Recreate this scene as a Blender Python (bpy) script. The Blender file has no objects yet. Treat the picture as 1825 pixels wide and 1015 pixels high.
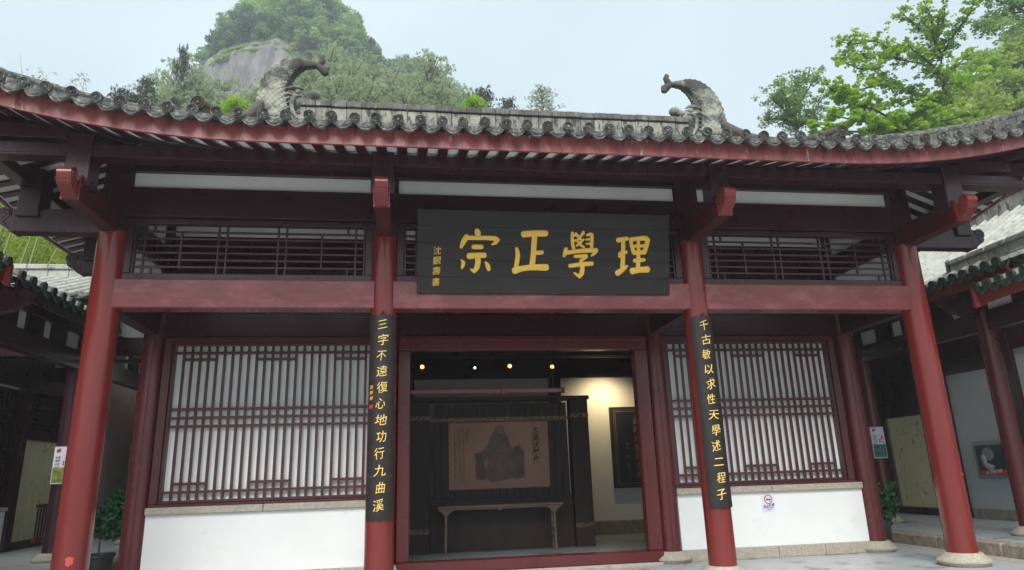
import bpy, bmesh, math, random
import numpy as np
from mathutils import Matrix, Vector
R = math.radians
rnd = random.Random(7)
S = bpy.context.scene
COL = S.collection
# ------------------------------------------------------------------ camera
CX, CY, CZ, YAW, PIT, ROL, F = -1.829926, -9.043392, 1.210015, 0.151088, 0.271585, -0.032675, 1215.8935
cd = bpy.data.cameras.new('camera'); cam = bpy.data.objects.new('camera', cd); COL.objects.link(cam)
fw = Vector((math.sin(YAW)*math.cos(PIT), math.cos(YAW)*math.cos(PIT), math.sin(PIT)))
r0 = Vector((math.cos(YAW), -math.sin(YAW), 0)); u0 = r0.cross(fw)
rr = r0*math.cos(ROL)+u0*math.sin(ROL); uu = -r0*math.sin(ROL)+u0*math.cos(ROL)
cam.matrix_world = Matrix(((rr.x, uu.x, -fw.x, CX), (rr.y, uu.y, -fw.y, CY), (rr.z, uu.z, -fw.z, CZ), (0, 0, 0, 1)))
cd.sensor_width = 36; cd.lens = F/1825*36; cd.clip_start = .05; cd.clip_end = 3000
S.camera = cam
# ------------------------------------------------------------------ sky, sun, exposure
W = bpy.data.worlds.new('World'); S.world = W; W.use_nodes = True
nt = W.node_tree; bg = nt.nodes['Background']
SUN_EL, SUN_AZ = 46, 196          # soft bright patch of the overcast sky, behind the camera
sk = nt.nodes.new('ShaderNodeTexSky'); sk.sky_type = 'NISHITA'; sk.sun_disc = False
sk.sun_elevation = R(SUN_EL); sk.sun_rotation = R(SUN_AZ); sk.dust_density = 4; sk.air_density = 1.2
mul = nt.nodes.new('ShaderNodeVectorMath'); mul.operation = 'SCALE'; mul.inputs['Scale'].default_value = .05
nt.links.new(sk.outputs[0], mul.inputs[0])
tc = nt.nodes.new('ShaderNodeTexCoord'); nz = nt.nodes.new('ShaderNodeTexNoise')
nz.inputs['Scale'].default_value = 2.2; nz.inputs['Detail'].default_value = 5
nt.links.new(tc.outputs['Generated'], nz.inputs['Vector'])
rp = nt.nodes.new('ShaderNodeValToRGB'); rp.color_ramp.elements[0].position = .3; rp.color_ramp.elements[1].position = .75
rp.color_ramp.elements[0].color = (.288, .350, .386, 1); rp.color_ramp.elements[1].color = (.376, .440, .472, 1)
nt.links.new(nz.outputs['Fac'], rp.inputs[0])
mx = nt.nodes.new('ShaderNodeMix'); mx.data_type = 'RGBA'; mx.inputs[0].default_value = .88
nt.links.new(mul.outputs[0], mx.inputs[6]); nt.links.new(rp.outputs[0], mx.inputs[7])
nt.links.new(mx.outputs[2], bg.inputs[0]); bg.inputs[1].default_value = 1.0
ld = bpy.data.lights.new('sun', 'SUN'); ld.energy = 1.5; ld.angle = R(40); ld.color = (1, .97, .92)
lo = bpy.data.objects.new('sun', ld); COL.objects.link(lo)
sd = Vector((math.sin(R(SUN_AZ))*math.cos(R(SUN_EL)), math.cos(R(SUN_AZ))*math.cos(R(SUN_EL)), math.sin(R(SUN_EL))))
lo.rotation_euler = sd.to_track_quat('Z', 'Y').to_euler()
S.view_settings.view_transform = 'Standard'; S.view_settings.look = 'None'
S.view_settings.exposure = 1.48; S.view_settings.gamma = 1; S.view_settings.use_curve_mapping = False
S.cycles.max_bounces = 7; S.cycles.diffuse_bounces = 4; S.cycles.glossy_bounces = 3; S.cycles.transparent_max_bounces = 8
S.cycles.use_denoising = True; S.cycles.sample_clamp_indirect = 6
# ------------------------------------------------------------------ materials
def mat(name, c1, c2=None, rough=.5, scale=4, bump=0, bscale=30, stretch=(1, 1, 1), spec=.5, c3=None, s3=1.2, p3=(.5, .62), metal=0,
        emis=None, trans=0, rvar=0, ramp=(.35, .65), detail=5, bdetail=3, objvar=0, chip=None):
    m = bpy.data.materials.new(name); m.use_nodes = True; t = m.node_tree; b = t.nodes['Principled BSDF']; L = t.links.new
    b.inputs['Roughness'].default_value = rough; b.inputs['Specular IOR Level'].default_value = spec; b.inputs['Metallic'].default_value = metal
    tc = t.nodes.new('ShaderNodeTexCoord'); mp = t.nodes.new('ShaderNodeMapping'); mp.inputs['Scale'].default_value = stretch
    if objvar:
        oi = t.nodes.new('ShaderNodeObjectInfo'); va = t.nodes.new('ShaderNodeVectorMath'); va.operation = 'MULTIPLY_ADD'
        va.inputs[1].default_value = (37, 91, 53); cb = t.nodes.new('ShaderNodeCombineXYZ')
        for i in range(3): L(oi.outputs['Random'], cb.inputs[i])
        L(cb.outputs[0], va.inputs[0]); L(tc.outputs['Object'], va.inputs[2]); L(va.outputs[0], mp.inputs['Vector'])
    else: L(tc.outputs['Object'], mp.inputs['Vector'])
    src = None
    if c2:
        n = t.nodes.new('ShaderNodeTexNoise'); n.inputs['Scale'].default_value = scale; n.inputs['Detail'].default_value = detail
        n.inputs['Roughness'].default_value = .65; L(mp.outputs[0], n.inputs['Vector'])
        r = t.nodes.new('ShaderNodeValToRGB'); e = r.color_ramp.elements
        e[0].position, e[1].position = ramp; e[0].color = (*c1, 1); e[1].color = (*c2, 1); L(n.outputs['Fac'], r.inputs[0]); src = r.outputs[0]
        if rvar:
            mr = t.nodes.new('ShaderNodeMapRange'); mr.inputs['From Min'].default_value = .3; mr.inputs['From Max'].default_value = .7
            mr.inputs['To Min'].default_value = rough-rvar; mr.inputs['To Max'].default_value = rough+rvar; L(n.outputs['Fac'], mr.inputs[0]); L(mr.outputs[0], b.inputs['Roughness'])
        if c3:
            n3 = t.nodes.new('ShaderNodeTexNoise'); n3.inputs['Scale'].default_value = s3; n3.inputs['Detail'].default_value = 6; n3.inputs['Roughness'].default_value = .7
            L(mp.outputs[0], n3.inputs['Vector'])
            r3 = t.nodes.new('ShaderNodeValToRGB'); r3.color_ramp.elements[0].position, r3.color_ramp.elements[1].position = p3; L(n3.outputs['Fac'], r3.inputs[0])
            x = t.nodes.new('ShaderNodeMix'); x.data_type = 'RGBA'; L(r3.outputs[0], x.inputs[0]); L(src, x.inputs[6]); x.inputs[7].default_value = (*c3, 1); src = x.outputs[2]
        if chip:
            n4 = t.nodes.new('ShaderNodeTexNoise'); n4.inputs['Scale'].default_value = chip[1]; n4.inputs['Detail'].default_value = 8; n4.inputs['Roughness'].default_value = .75; L(mp.outputs[0], n4.inputs['Vector'])
            r4 = t.nodes.new('ShaderNodeValToRGB'); r4.color_ramp.elements[0].position = chip[2]; r4.color_ramp.elements[1].position = chip[2]+chip[3]; L(n4.outputs['Fac'], r4.inputs[0])
            x4 = t.nodes.new('ShaderNodeMix'); x4.data_type = 'RGBA'; L(r4.outputs[0], x4.inputs[0]); L(src, x4.inputs[6]); x4.inputs[7].default_value = (*chip[0], 1); src = x4.outputs[2]
        L(src, b.inputs['Base Color'])
    else: b.inputs['Base Color'].default_value = (*c1, 1)
    if bump:
        nb = t.nodes.new('ShaderNodeTexNoise'); nb.inputs['Scale'].default_value = bscale; nb.inputs['Detail'].default_value = bdetail; L(mp.outputs[0], nb.inputs['Vector'])
        bp = t.nodes.new('ShaderNodeBump'); bp.inputs['Strength'].default_value = 1; bp.inputs['Distance'].default_value = bump; L(nb.outputs['Fac'], bp.inputs['Height']); L(bp.outputs[0], b.inputs['Normal'])
    if emis: b.inputs['Emission Color'].default_value = (*emis[0], 1); b.inputs['Emission Strength'].default_value = emis[1]
    if trans:
        tr = t.nodes.new('ShaderNodeBsdfTranslucent'); ms = t.nodes.new('ShaderNodeMixShader'); ms.inputs[0].default_value = trans
        if src: L(src, tr.inputs[0])
        else: tr.inputs[0].default_value = (*c1, 1)
        L(b.outputs[0], ms.inputs[1]); L(tr.outputs[0], ms.inputs[2]); L(ms.outputs[0], t.nodes['Material Output'].inputs[0])
    return m
M = {}
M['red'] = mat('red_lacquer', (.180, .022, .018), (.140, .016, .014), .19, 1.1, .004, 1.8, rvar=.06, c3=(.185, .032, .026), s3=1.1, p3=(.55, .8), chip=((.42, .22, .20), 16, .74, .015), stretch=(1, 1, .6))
M['red_beam'] = mat('red_lacquer_pink_sheen', (.180, .038, .038), (.130, .023, .024), .27, 1.7, .016, 1.4, stretch=(1, 1, 2.0), rvar=.08, c3=(.28, .085, .085), s3=2.2, p3=(.50, .75), chip=((.42, .25, .24), 22, .72, .02))  # beam lacquer with the sky sheen mixed into a pinker base colour
M['shaded_red'] = mat('shaded_red_lacquer', (.046, .010, .015), (.031, .008, .012), .30, 1.6, .005, 2.4, rvar=.08, spec=.42)  # same red paint, darkened so the timber's shade is in the colour
M['wine'] = mat('wine_lacquer', (.110, .016, .018), (.085, .012, .014), .26, 1.1, .004, 1.8, rvar=.06, chip=((.36, .20, .19), 16, .74, .015), stretch=(1, 1, .6))
M['maroon'] = mat('maroon_lacquer', (.080, .014, .016), (.056, .010, .012), .34, 2, .003, 4, rvar=.06)
M['fascia'] = mat('weathered_red_fascia', (.36, .105, .105), (.21, .045, .048), .38, 6, .010, 13, stretch=(1, 1, .22), c3=(.14, .030, .034), s3=9, p3=(.55, .68), rvar=.08, chip=((.62, .42, .40), 11, .60, .05))
M['carved'] = mat('carved_red_board', (.28, .045, .04), (.2, .03, .03), .5, 6, .03, 14)
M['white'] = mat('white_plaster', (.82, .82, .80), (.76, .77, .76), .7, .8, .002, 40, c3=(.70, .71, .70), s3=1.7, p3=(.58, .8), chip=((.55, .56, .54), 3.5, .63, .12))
M['soffit'] = mat('white_soffit_board', (.84, .82, .78), (.78, .76, .72), .7, 3)
M['pane'] = mat('white_window_backing', (.88, .89, .88), (.80, .82, .82), .40, 1.2, stretch=(1, 1, .3))
M['granite'] = mat('granite', (.44, .38, .30), (.28, .245, .20), .8, 26, .006, 60, c3=(.50, .46, .39), s3=70, p3=(.5, .6))
M['kerb'] = mat('weathered_kerb_granite', (.36, .31, .25), (.20, .18, .15), .85, 7, .02, 18, c3=(.12, .12, .10), s3=3, p3=(.55, .7))
M['tile'] = mat('grey_roof_tile', (.030, .030, .029), (.13, .13, .12), .80, 13, .012, 45, c3=(.30, .295, .265), s3=20, p3=(.53, .66), objvar=1)
M['tile_brown'] = mat('brown_roof_tile', (.10, .078, .062), (.055, .048, .042), .8, 11, .01, 45, c3=(.28, .24, .2), s3=14, p3=(.58, .7), objvar=1)
M['tile_old'] = mat('mossy_roof_tile', (.32, .32, .285), (.46, .46, .415), .85, 3, .006, 26, c3=(.13, .135, .11), s3=8, p3=(.54, .68))
M['tile_dark'] = mat('dark_mossy_tile', (.035, .05, .04), (.10, .13, .095), .8, 9, .01, 40, c3=(.02, .025, .02), s3=14, p3=(.5, .62), objvar=1)
M['ridge'] = mat('weathered_ridge_plaster', (.36, .345, .29), (.16, .155, .135), .85, 3.2, .015, 25, stretch=(1, 1, .45), c3=(.045, .045, .042), s3=6, p3=(.50, .60), objvar=1)
M['ridge_cap'] = mat('weathered_ridge_cap', (.17, .16, .145), (.07, .068, .062), .85, 5, .015, 25, stretch=(1, 1, .3), c3=(.30, .29, .25), s3=7, p3=(.57, .68), objvar=1)
M['orn'] = mat('weathered_ridge_stone', (.36, .36, .30), (.20, .21, .18), .85, 4, .006, 30, c3=(.065, .063, .055), s3=2.4, p3=(.42, .56))
def high_stain(m, z0, z1, amt):
    t = m.node_tree; n3 = [n for n in t.nodes if n.type == 'TEX_NOISE'][1]; r3 = [l.to_node for l in t.links if l.from_node == n3][0]
    tc = [n for n in t.nodes if n.type == 'TEX_COORD'][0]; sp = t.nodes.new('ShaderNodeSeparateXYZ'); t.links.new(tc.outputs['Object'], sp.inputs[0])
    mr = t.nodes.new('ShaderNodeMapRange'); mr.inputs['From Min'].default_value = z0; mr.inputs['From Max'].default_value = z1; mr.inputs['To Min'].default_value = -amt; mr.inputs['To Max'].default_value = amt
    t.links.new(sp.outputs['Z'], mr.inputs[0]); ad = t.nodes.new('ShaderNodeMath'); t.links.new(n3.outputs['Fac'], ad.inputs[0]); t.links.new(mr.outputs[0], ad.inputs[1]); t.links.new(ad.outputs[0], r3.inputs[0])
high_stain(M['orn'], 8.0, 9.7, .10)
M['shaded_plaster'] = mat('shade_greyed_plaster', (.50, .53, .53), (.44, .47, .47), .75, 1)  # white gallery plaster, greyed so the gallery's shade sits in the colour
M['black'] = mat('black_lacquer_board', (.027, .020, .020), (.017, .013, .013), .44, 3, .002, 60, stretch=(.25, 1, 3), rvar=.07, c3=(.045, .040, .040), s3=2, p3=(.6, .8), spec=.3)
M['gold'] = mat('gold_leaf', (.86, .52, .075), (.74, .42, .055), .42, 30, .003, 60, metal=.15, emis=None)
M['goldpale'] = mat('pale_gold_paint', (.92, .66, .20), (.80, .52, .12), .45, 30)
M['floor'] = mat('wet_blue_grey_paving', (.46, .50, .51), (.40, .435, .45), .34, .9, .002, 30, rvar=.1, c3=(.20, .235, .25), s3=1.4, p3=(.56, .62))
M['ground'] = mat('hillside_soil', (.10, .11, .05), (.06, .08, .035), .95, .3)
M['rock'] = mat('grey_cliff_rock', (.25, .235, .235), (.10, .098, .105), .9, .5, .6, .5, stretch=(1, 1, .14), c3=(.30, .28, .25), s3=.5, p3=(.55, .7), ramp=(.4, .62))
M['wood'] = mat('dark_brown_wood', (.042, .019, .011), (.022, .011, .008), .6, 4, .003, 20, stretch=(6, 6, .5))
M['table'] = mat('walnut_table_wood', (.24, .15, .095), (.15, .095, .06), .45, 5, .002, 20, stretch=(.6, 5, 5))
M['goldband'] = mat('gold_fret_band', (.30, .17, .04), (.05, .03, .015), .45, 28, ramp=(.46, .52))
M['paper'] = mat('brown_silk_print', (.40, .22, .155), (.34, .18, .13), .7, 1.5)
M['ink'] = mat('ink', (.035, .03, .03), None, .7)
M['inkface'] = mat('ink_wash_pale', (.26, .165, .12), (.22, .14, .10), .7, 6)
M['inkwash'] = mat('ink_wash', (.20, .13, .10), (.12, .085, .07), .7, 6)
M['inkdark'] = mat('dark_ink_wash', (.085, .065, .055), (.14, .10, .08), .7, 9)
M['metal'] = mat('black_metal', (.03, .03, .032), None, .4, metal=.6)
M['lampwarm'] = mat('lit_spot_lens', (1, .7, .3), None, .4, emis=((1, .26, .02), 1.7))
M['lampcore'] = mat('lit_bulb', (1, .9, .6), None, .4, emis=((1, .75, .35), 6))
M['lampwhite'] = mat('lit_white_lens', (1, 1, .95), None, .4, emis=((1, .93, .85), 1.6))
M['sign'] = mat('sign_white', (.78, .77, .85), (.72, .70, .80), .4, 3)
M['signred'] = mat('sign_red', (.6, .04, .05), None, .5)
M['signblue'] = mat('sign_blue_black', (.05, .05, .16), None, .5)
M['frost'] = mat('frosted_yellow_glass', (.74, .68, .42), (.60, .55, .34), .22, .8, c3=(.22, .20, .13), s3=9, p3=(.60, .64), stretch=(1, 1, .5))
M['posterpic'] = mat('poster_landscape_print', (.34, .36, .05), (.06, .12, .04), .5, 9)
M['posterteal'] = mat('poster_teal_print', (.10, .20, .19), (.04, .09, .09), .5, 9)
M['steel'] = mat('grey_metal_frame', (.22, .24, .25), None, .35, metal=.5)
M['screen'] = mat('display_print', (.012, .018, .030), (.02, .028, .04), .4, 3)
M['cloth'] = mat('pale_figure_print', (.30, .33, .32), (.18, .2, .2), .5, 6)
M['pot'] = mat('dark_plant_pot', (.03, .035, .033), None, .4)
M['bark'] = mat('bark', (.055, .045, .04), (.03, .025, .022), .9, 3)
M['barkpine'] = mat('pine_bark', (.20, .14, .10), (.12, .085, .065), .9, 3)
M['bamboo'] = mat('bamboo_culm', (.13, .20, .05), (.22, .26, .08), .5, 1.5)
def leafmat(n, a, b, c=None, tr=.35, sc=.8): return mat(n, a, b, .6, sc, trans=tr, spec=.3, c3=c, s3=sc*2.3, p3=(.5, .62), detail=2)
M['leaf_far'] = leafmat('leaf_far', (.20, .33, .12), (.32, .46, .15), (.42, .54, .18), .5, .25)
M['leaf_far_dark'] = leafmat('leaf_far_dark', (.10, .18, .11), (.17, .27, .13), None, .45, .16)
M['leaf_far_light'] = leafmat('leaf_far_light', (.36, .50, .13), (.46, .58, .17), (.48, .50, .22), .5, .3)
M['leaf_pine'] = leafmat('leaf_pine', (.34, .43, .24), (.46, .54, .31), (.55, .60, .40), .5, .9)
M['leaf_pine_dark'] = leafmat('leaf_pine_dark', (.030, .045, .032), (.045, .065, .040), None, .1, .5)
M['leaf_maple'] = leafmat('leaf_maple', (.16, .30, .015), (.34, .52, .022), (.46, .64, .03), .65, .45)
M['leaf_lime'] = leafmat('leaf_lime', (.26, .46, .025), (.36, .56, .04), (.44, .60, .06), .55, .8)
M['leaf_mid'] = leafmat('leaf_mid', (.16, .28, .08), (.27, .41, .11), (.36, .50, .16), .55, .5)
M['leaf_slope'] = leafmat('leaf_slope', (.24, .36, .07), (.44, .57, .10), (.66, .72, .24), .6, .4)
M['leaf_bamboo'] = leafmat('leaf_bamboo', (.30, .44, .04), (.52, .62, .09), (.66, .58, .12), .6, .8)
M['leaf_dry'] = leafmat('leaf_dry', (.30, .24, .04), (.16, .17, .05), None, .4, 2)
M['leaf_pot'] = leafmat('leaf_pot', (.025, .085, .035), (.045, .13, .05), None, .1, 4)
M['moss'] = mat('moss_ledge', (.10, .19, .04), (.06, .12, .03), .95, .6, .2, 2)
# ------------------------------------------------------------------ helpers
ZERO = Vector((0, 0, 0))
def link(o, parent=None):
    COL.objects.link(o)
    if parent is not None:
        o.parent = parent
        if parent.type == 'EMPTY': o.matrix_parent_inverse = Matrix.Translation(-Vector(parent.location))
    return o
def thing(name, label, cat, loc=(0, 0, 0), group=None):
    o = bpy.data.objects.new(name, None); o.location = loc; o.empty_display_size = .2; COL.objects.link(o); return tag(o, label, cat, group)
def tag(o, label, cat, group=None):
    o['label'] = label; o['category'] = cat
    if group: o['group'] = group
    return o
def mesh(name, vs, fs, m, parent=None, smooth=False, me=None):
    if me is None:
        me = bpy.data.meshes.new(name); me.from_pydata([tuple(v) for v in vs], [], fs)
        if smooth: me.shade_smooth()
        if m: me.materials.append(m if not isinstance(m, str) else M[m])
    o = bpy.data.objects.new(name, me); return link(o, parent)
def inst(name, me, parent, loc=(0, 0, 0), rot=(0, 0, 0), scale=(1, 1, 1)):
    o = bpy.data.objects.new(name, me); COL.objects.link(o); o.parent = parent
    if parent is not None and parent.type == 'EMPTY': o.matrix_parent_inverse = Matrix.Translation(-Vector(parent.location))
    o.location = loc; o.rotation_euler = rot; o.scale = scale; return o
BOXF = [(0, 3, 2, 1), (4, 5, 6, 7), (0, 1, 5, 4), (1, 2, 6, 5), (2, 3, 7, 6), (3, 0, 4, 7)]
def bevel_me(me, w, seg=2):
    bm = bmesh.new(); bm.from_mesh(me); bmesh.ops.bevel(bm, geom=bm.edges[:], offset=w, segments=seg, affect='EDGES', profile=.6); bm.to_mesh(me); bm.free()
def hexa(name, c, m, parent, bev=.006):
    o = mesh(name, c, BOXF, m, parent)
    if bev: bevel_me(o.data, bev, 1)
    return o
def box(name, x0, x1, y0, y1, z0, z1, m, parent=None, bev=.006):
    if x0 > x1: x0, x1 = x1, x0
    if y0 > y1: y0, y1 = y1, y0
    return hexa(name, [(x0, y0, z0), (x1, y0, z0), (x1, y1, z0), (x0, y1, z0), (x0, y0, z1), (x1, y0, z1), (x1, y1, z1), (x0, y1, z1)], m, parent, bev)
def bar(name, p0, p1, w, h, m, parent=None, bev=0, up=Vector((0, 0, 1))):
    p0, p1 = Vector(p0), Vector(p1); d = (p1-p0).normalized(); s = d.cross(up).normalized()*(w/2); u = s.cross(d).normalized()*(h/2)
    return hexa(name, [p0-s-u, p0+s-u, p1+s-u, p1-s-u, p0-s+u, p0+s+u, p1+s+u, p1-s+u], m, parent, bev)
class MB:
    """collects shapes for ONE joined mesh"""
    def __init__(s): s.v = []; s.f = []
    def add(s, vs, fs):
        n = len(s.v); s.v += [tuple(v) for v in vs]; s.f += [tuple(i+n for i in f) for f in fs]
    def box(s, x0, x1, y0, y1, z0, z1): s.add([(x0, y0, z0), (x1, y0, z0), (x1, y1, z0), (x0, y1, z0), (x0, y0, z1), (x1, y0, z1), (x1, y1, z1), (x0, y1, z1)], BOXF)
    def tube(s, pts, rad, seg=8, caps=True, sq=1):
        pts = [Vector(p) for p in pts]; n = len(pts); rad = rad if isinstance(rad, (list, tuple)) else [rad]*n; ring = []; vs = []; fs = []
        t0 = (pts[1]-pts[0]).normalized(); a = t0.cross(Vector((0, 0, 1)) if abs(t0.z) < .9 else Vector((0, 1, 0))).normalized()
        for i, p in enumerate(pts):
            t = (pts[min(i+1, n-1)]-pts[max(i-1, 0)]).normalized(); a = (a-t*a.dot(t)).normalized(); b = t.cross(a)
            for k in range(seg):
                w = 2*math.pi*k/seg; vs.append(p+(a*math.cos(w)+b*math.sin(w)*sq)*rad[i])
        for i in range(n-1):
            for k in range(seg): fs.append((i*seg+k, i*seg+(k+1) % seg, (i+1)*seg+(k+1) % seg, (i+1)*seg+k))
        if caps: fs.append(tuple(range(seg-1, -1, -1))); fs.append(tuple((n-1)*seg+k for k in range(seg)))
        s.add(vs, fs)
    def lathe(s, prof, seg=24, c=(0, 0, 0), ax='z'):
        vs = []; fs = []; n = len(prof)
        for r, h in prof:
            for k in range(seg):
                w = 2*math.pi*k/seg; x, y = r*math.cos(w), r*math.sin(w)
                vs.append((c[0]+x, c[1]+y, c[2]+h) if ax == 'z' else (c[0]+x, c[1]+h, c[2]+y))
        for i in range(n-1):
            for k in range(seg): fs.append((i*seg+k, i*seg+(k+1) % seg, (i+1)*seg+(k+1) % seg, (i+1)*seg+k))
        fs.append(tuple(range(seg-1, -1, -1))); fs.append(tuple((n-1)*seg+k for k in range(seg))); s.add(vs, fs)
    def ell(s, c, r, seg=12, rings=8):
        vs = []; fs = []
        for i in range(rings+1):
            a = math.pi*i/rings
            for k in range(seg):
                w = 2*math.pi*k/seg; vs.append((c[0]+r[0]*math.sin(a)*math.cos(w), c[1]+r[1]*math.sin(a)*math.sin(w), c[2]+r[2]*math.cos(a)))
        for i in range(rings):
            for k in range(seg): fs.append((i*seg+k, (i+1)*seg+k, (i+1)*seg+(k+1) % seg, i*seg+(k+1) % seg))
        s.add(vs, fs)
    def prism(s, poly, f0, f1):
        """poly 2D, f0/f1 map (a,b)->3D for near and far side"""
        n = len(poly); s.add([f0(*p) for p in poly]+[f1(*p) for p in poly], [tuple(range(n)), tuple(range(2*n-1, n-1, -1))]+[(i, n+i, n+(i+1) % n, (i+1) % n) for i in range(n)])
    def out(s, name, m, parent=None, smooth=False, fixn=True, bev=0):
        o = mesh(name, s.v, s.f, m, parent)
        if fixn or bev:
            bm = bmesh.new(); bm.from_mesh(o.data)
            if fixn: bmesh.ops.recalc_face_normals(bm, faces=bm.faces[:])
            bm.to_mesh(o.data); bm.free()
        if smooth:
            o.data.shade_smooth()
            try: o.data.set_sharp_from_angle(angle=R(smooth if smooth > 1 else 40))
            except Exception: pass
        return o
def stuff(o): o['kind'] = 'stuff'; return o
def struct(o): o['kind'] = 'structure'; return o
def lathe_obj(name, prof, c, m, parent, seg=28, ax='z', smooth=35):
    b = MB(); b.lathe(prof, seg, c, ax); return b.out(name, m, parent, smooth)
_txt = {}
def text_me(body, m, size, off=0., ext=.004, bev=0.):
    k = (body, m, size, off, ext, bev)
    if k in _txt: return _txt[k]
    c = bpy.data.curves.new('t', 'FONT'); c.body = body; c.size = size; c.extrude = ext; c.offset = off; c.bevel_depth = bev; c.align_x = 'CENTER'; c.align_y = 'CENTER'; c.resolution_u = 3
    c.materials.append(M[m]); o = bpy.data.objects.new('t', c); COL.objects.link(o)
    dg = bpy.context.evaluated_depsgraph_get(); me = bpy.data.meshes.new_from_object(o.evaluated_get(dg)); bpy.data.objects.remove(o); bpy.data.curves.remove(c)
    if body not in 'NO SMOKING':
        for v in me.vertices:
            w_ = math.sin(v.co.x/size*9+v.co.y/size*5)*.012*size; v.co.y += .13*v.co.x+w_; v.co.x += .06*v.co.y+math.sin(v.co.y/size*11)*.010*size
    _txt[k] = me; return me
def char(parent, body, m, size, pos, rot=(R(90), 0, 0), off=0., ext=.004, bev=0., sx=1, name='character'):
    return inst(name, text_me(body, m, size, off, ext, bev), parent, pos, rot, (sx, 1, 1))
# ------------------------------------------------------------------ ground and floors
FZ = -.17
def terrain_z(x, y):
    z = FZ-.35
    if y > 14: z += (y-14)*.50
    if x > 12: z += (x-12)*.62*min(1, max(0, (y+6)/20))*min(1, max(0, 1-(y-34)/25))
    if x < -14: z += (-14-x)*.25*min(1, max(0, (y+6)/20))
    return z
xs = np.concatenate([np.linspace(-900, -80, 10), np.linspace(-70, 70, 48), np.linspace(80, 900, 10)]); ys = np.concatenate([np.linspace(-600, -30, 8), np.linspace(-20, 150, 60), np.linspace(170, 900, 8)])
vs = []; fs = []
for j, y in enumerate(ys):
    for i, x in enumerate(xs):
        yy = min(y, 150); xx = max(-70, min(60, x)); z = terrain_z(xx, yy)
        if y > 14: z += 1.0*math.sin(x*.21+y*.17)+.7*math.sin(x*.13-y*.3)
        vs.append((x, y, z))
        if i and j: n = len(xs); fs.append(((j-1)*n+i-1, (j-1)*n+i, j*n+i, j*n+i-1))
struct(mesh('ground', vs, fs, 'ground', smooth=True))
struct(box('courtyard_paving', -6.74, 6.74, -7, 12.0, FZ-.3, FZ, 'floor', bev=0))
M['flag'] = mat('pale_flagstone', (.46, .44, .40), (.38, .36, .33), .75, 2, .004, 20)
struct(box('courtyard_flagstones', -18, 18, -26, -7.004, FZ-.3, FZ-.004, 'flag', bev=0))
# paving edge strips of paler stone on the courtyard
pv = MB()
for k in range(14): pv.box(6.42, 6.735, -6.5+k*1.05, -6.5+k*1.05+1.03, FZ-.05, FZ+.005)
struct(pv.out('paving_border', 'granite'))
# ------------------------------------------------------------------ THE HALL
hall = thing('temple_hall', 'red lacquered timber hall with grey tiled roof and upturned eaves', 'temple hall', (0, 3.6, FZ))
AX, BX = 2.2021, 5.6848
CXS = [-BX, -AX, AX, BX]
base_prof = [(.235, 0.), (.235, .0), (.24, -.012), (.262, -.045), (.315, -.085), (.335, -.10), (.335, -.118), (.30, -.150), (.285, -.168)]
def column(x, y, r, ztop, m='red', parent=hall, zb=0., br=1.):
    b = MB(); b.lathe([(r*1.0, zb), (r, zb+1.2), (r*.985, zb+2.6), (r*.955, ztop)], 36, (x, y, 0)); b.out('column', m, parent, 40)
    p = [(a*br*(1 if i else 1), zb+h) for i, (a, h) in enumerate(base_prof)]
    o = lathe_obj('column_base', p, (x, y, 0), 'granite', parent, 32, smooth=28); return o
for x in CXS: column(x, 0, .192 if abs(x) > 3 else .180, 4.42)
YI = 1.8514
for x in CXS: column(x, YI, .172, 4.0, br=.93, m='wine')
# upper parts of the columns, square, coloured darker for the shade of the eaves
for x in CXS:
    box('column_head', x-.165, x+.165, -.10, .16, 4.40, 5.62, 'shaded_red', hall)
    box('column_head', x-.13, x+.13, YI-.13, YI+.13, 3.98, 6.2, 'shaded_red', hall)
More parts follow.
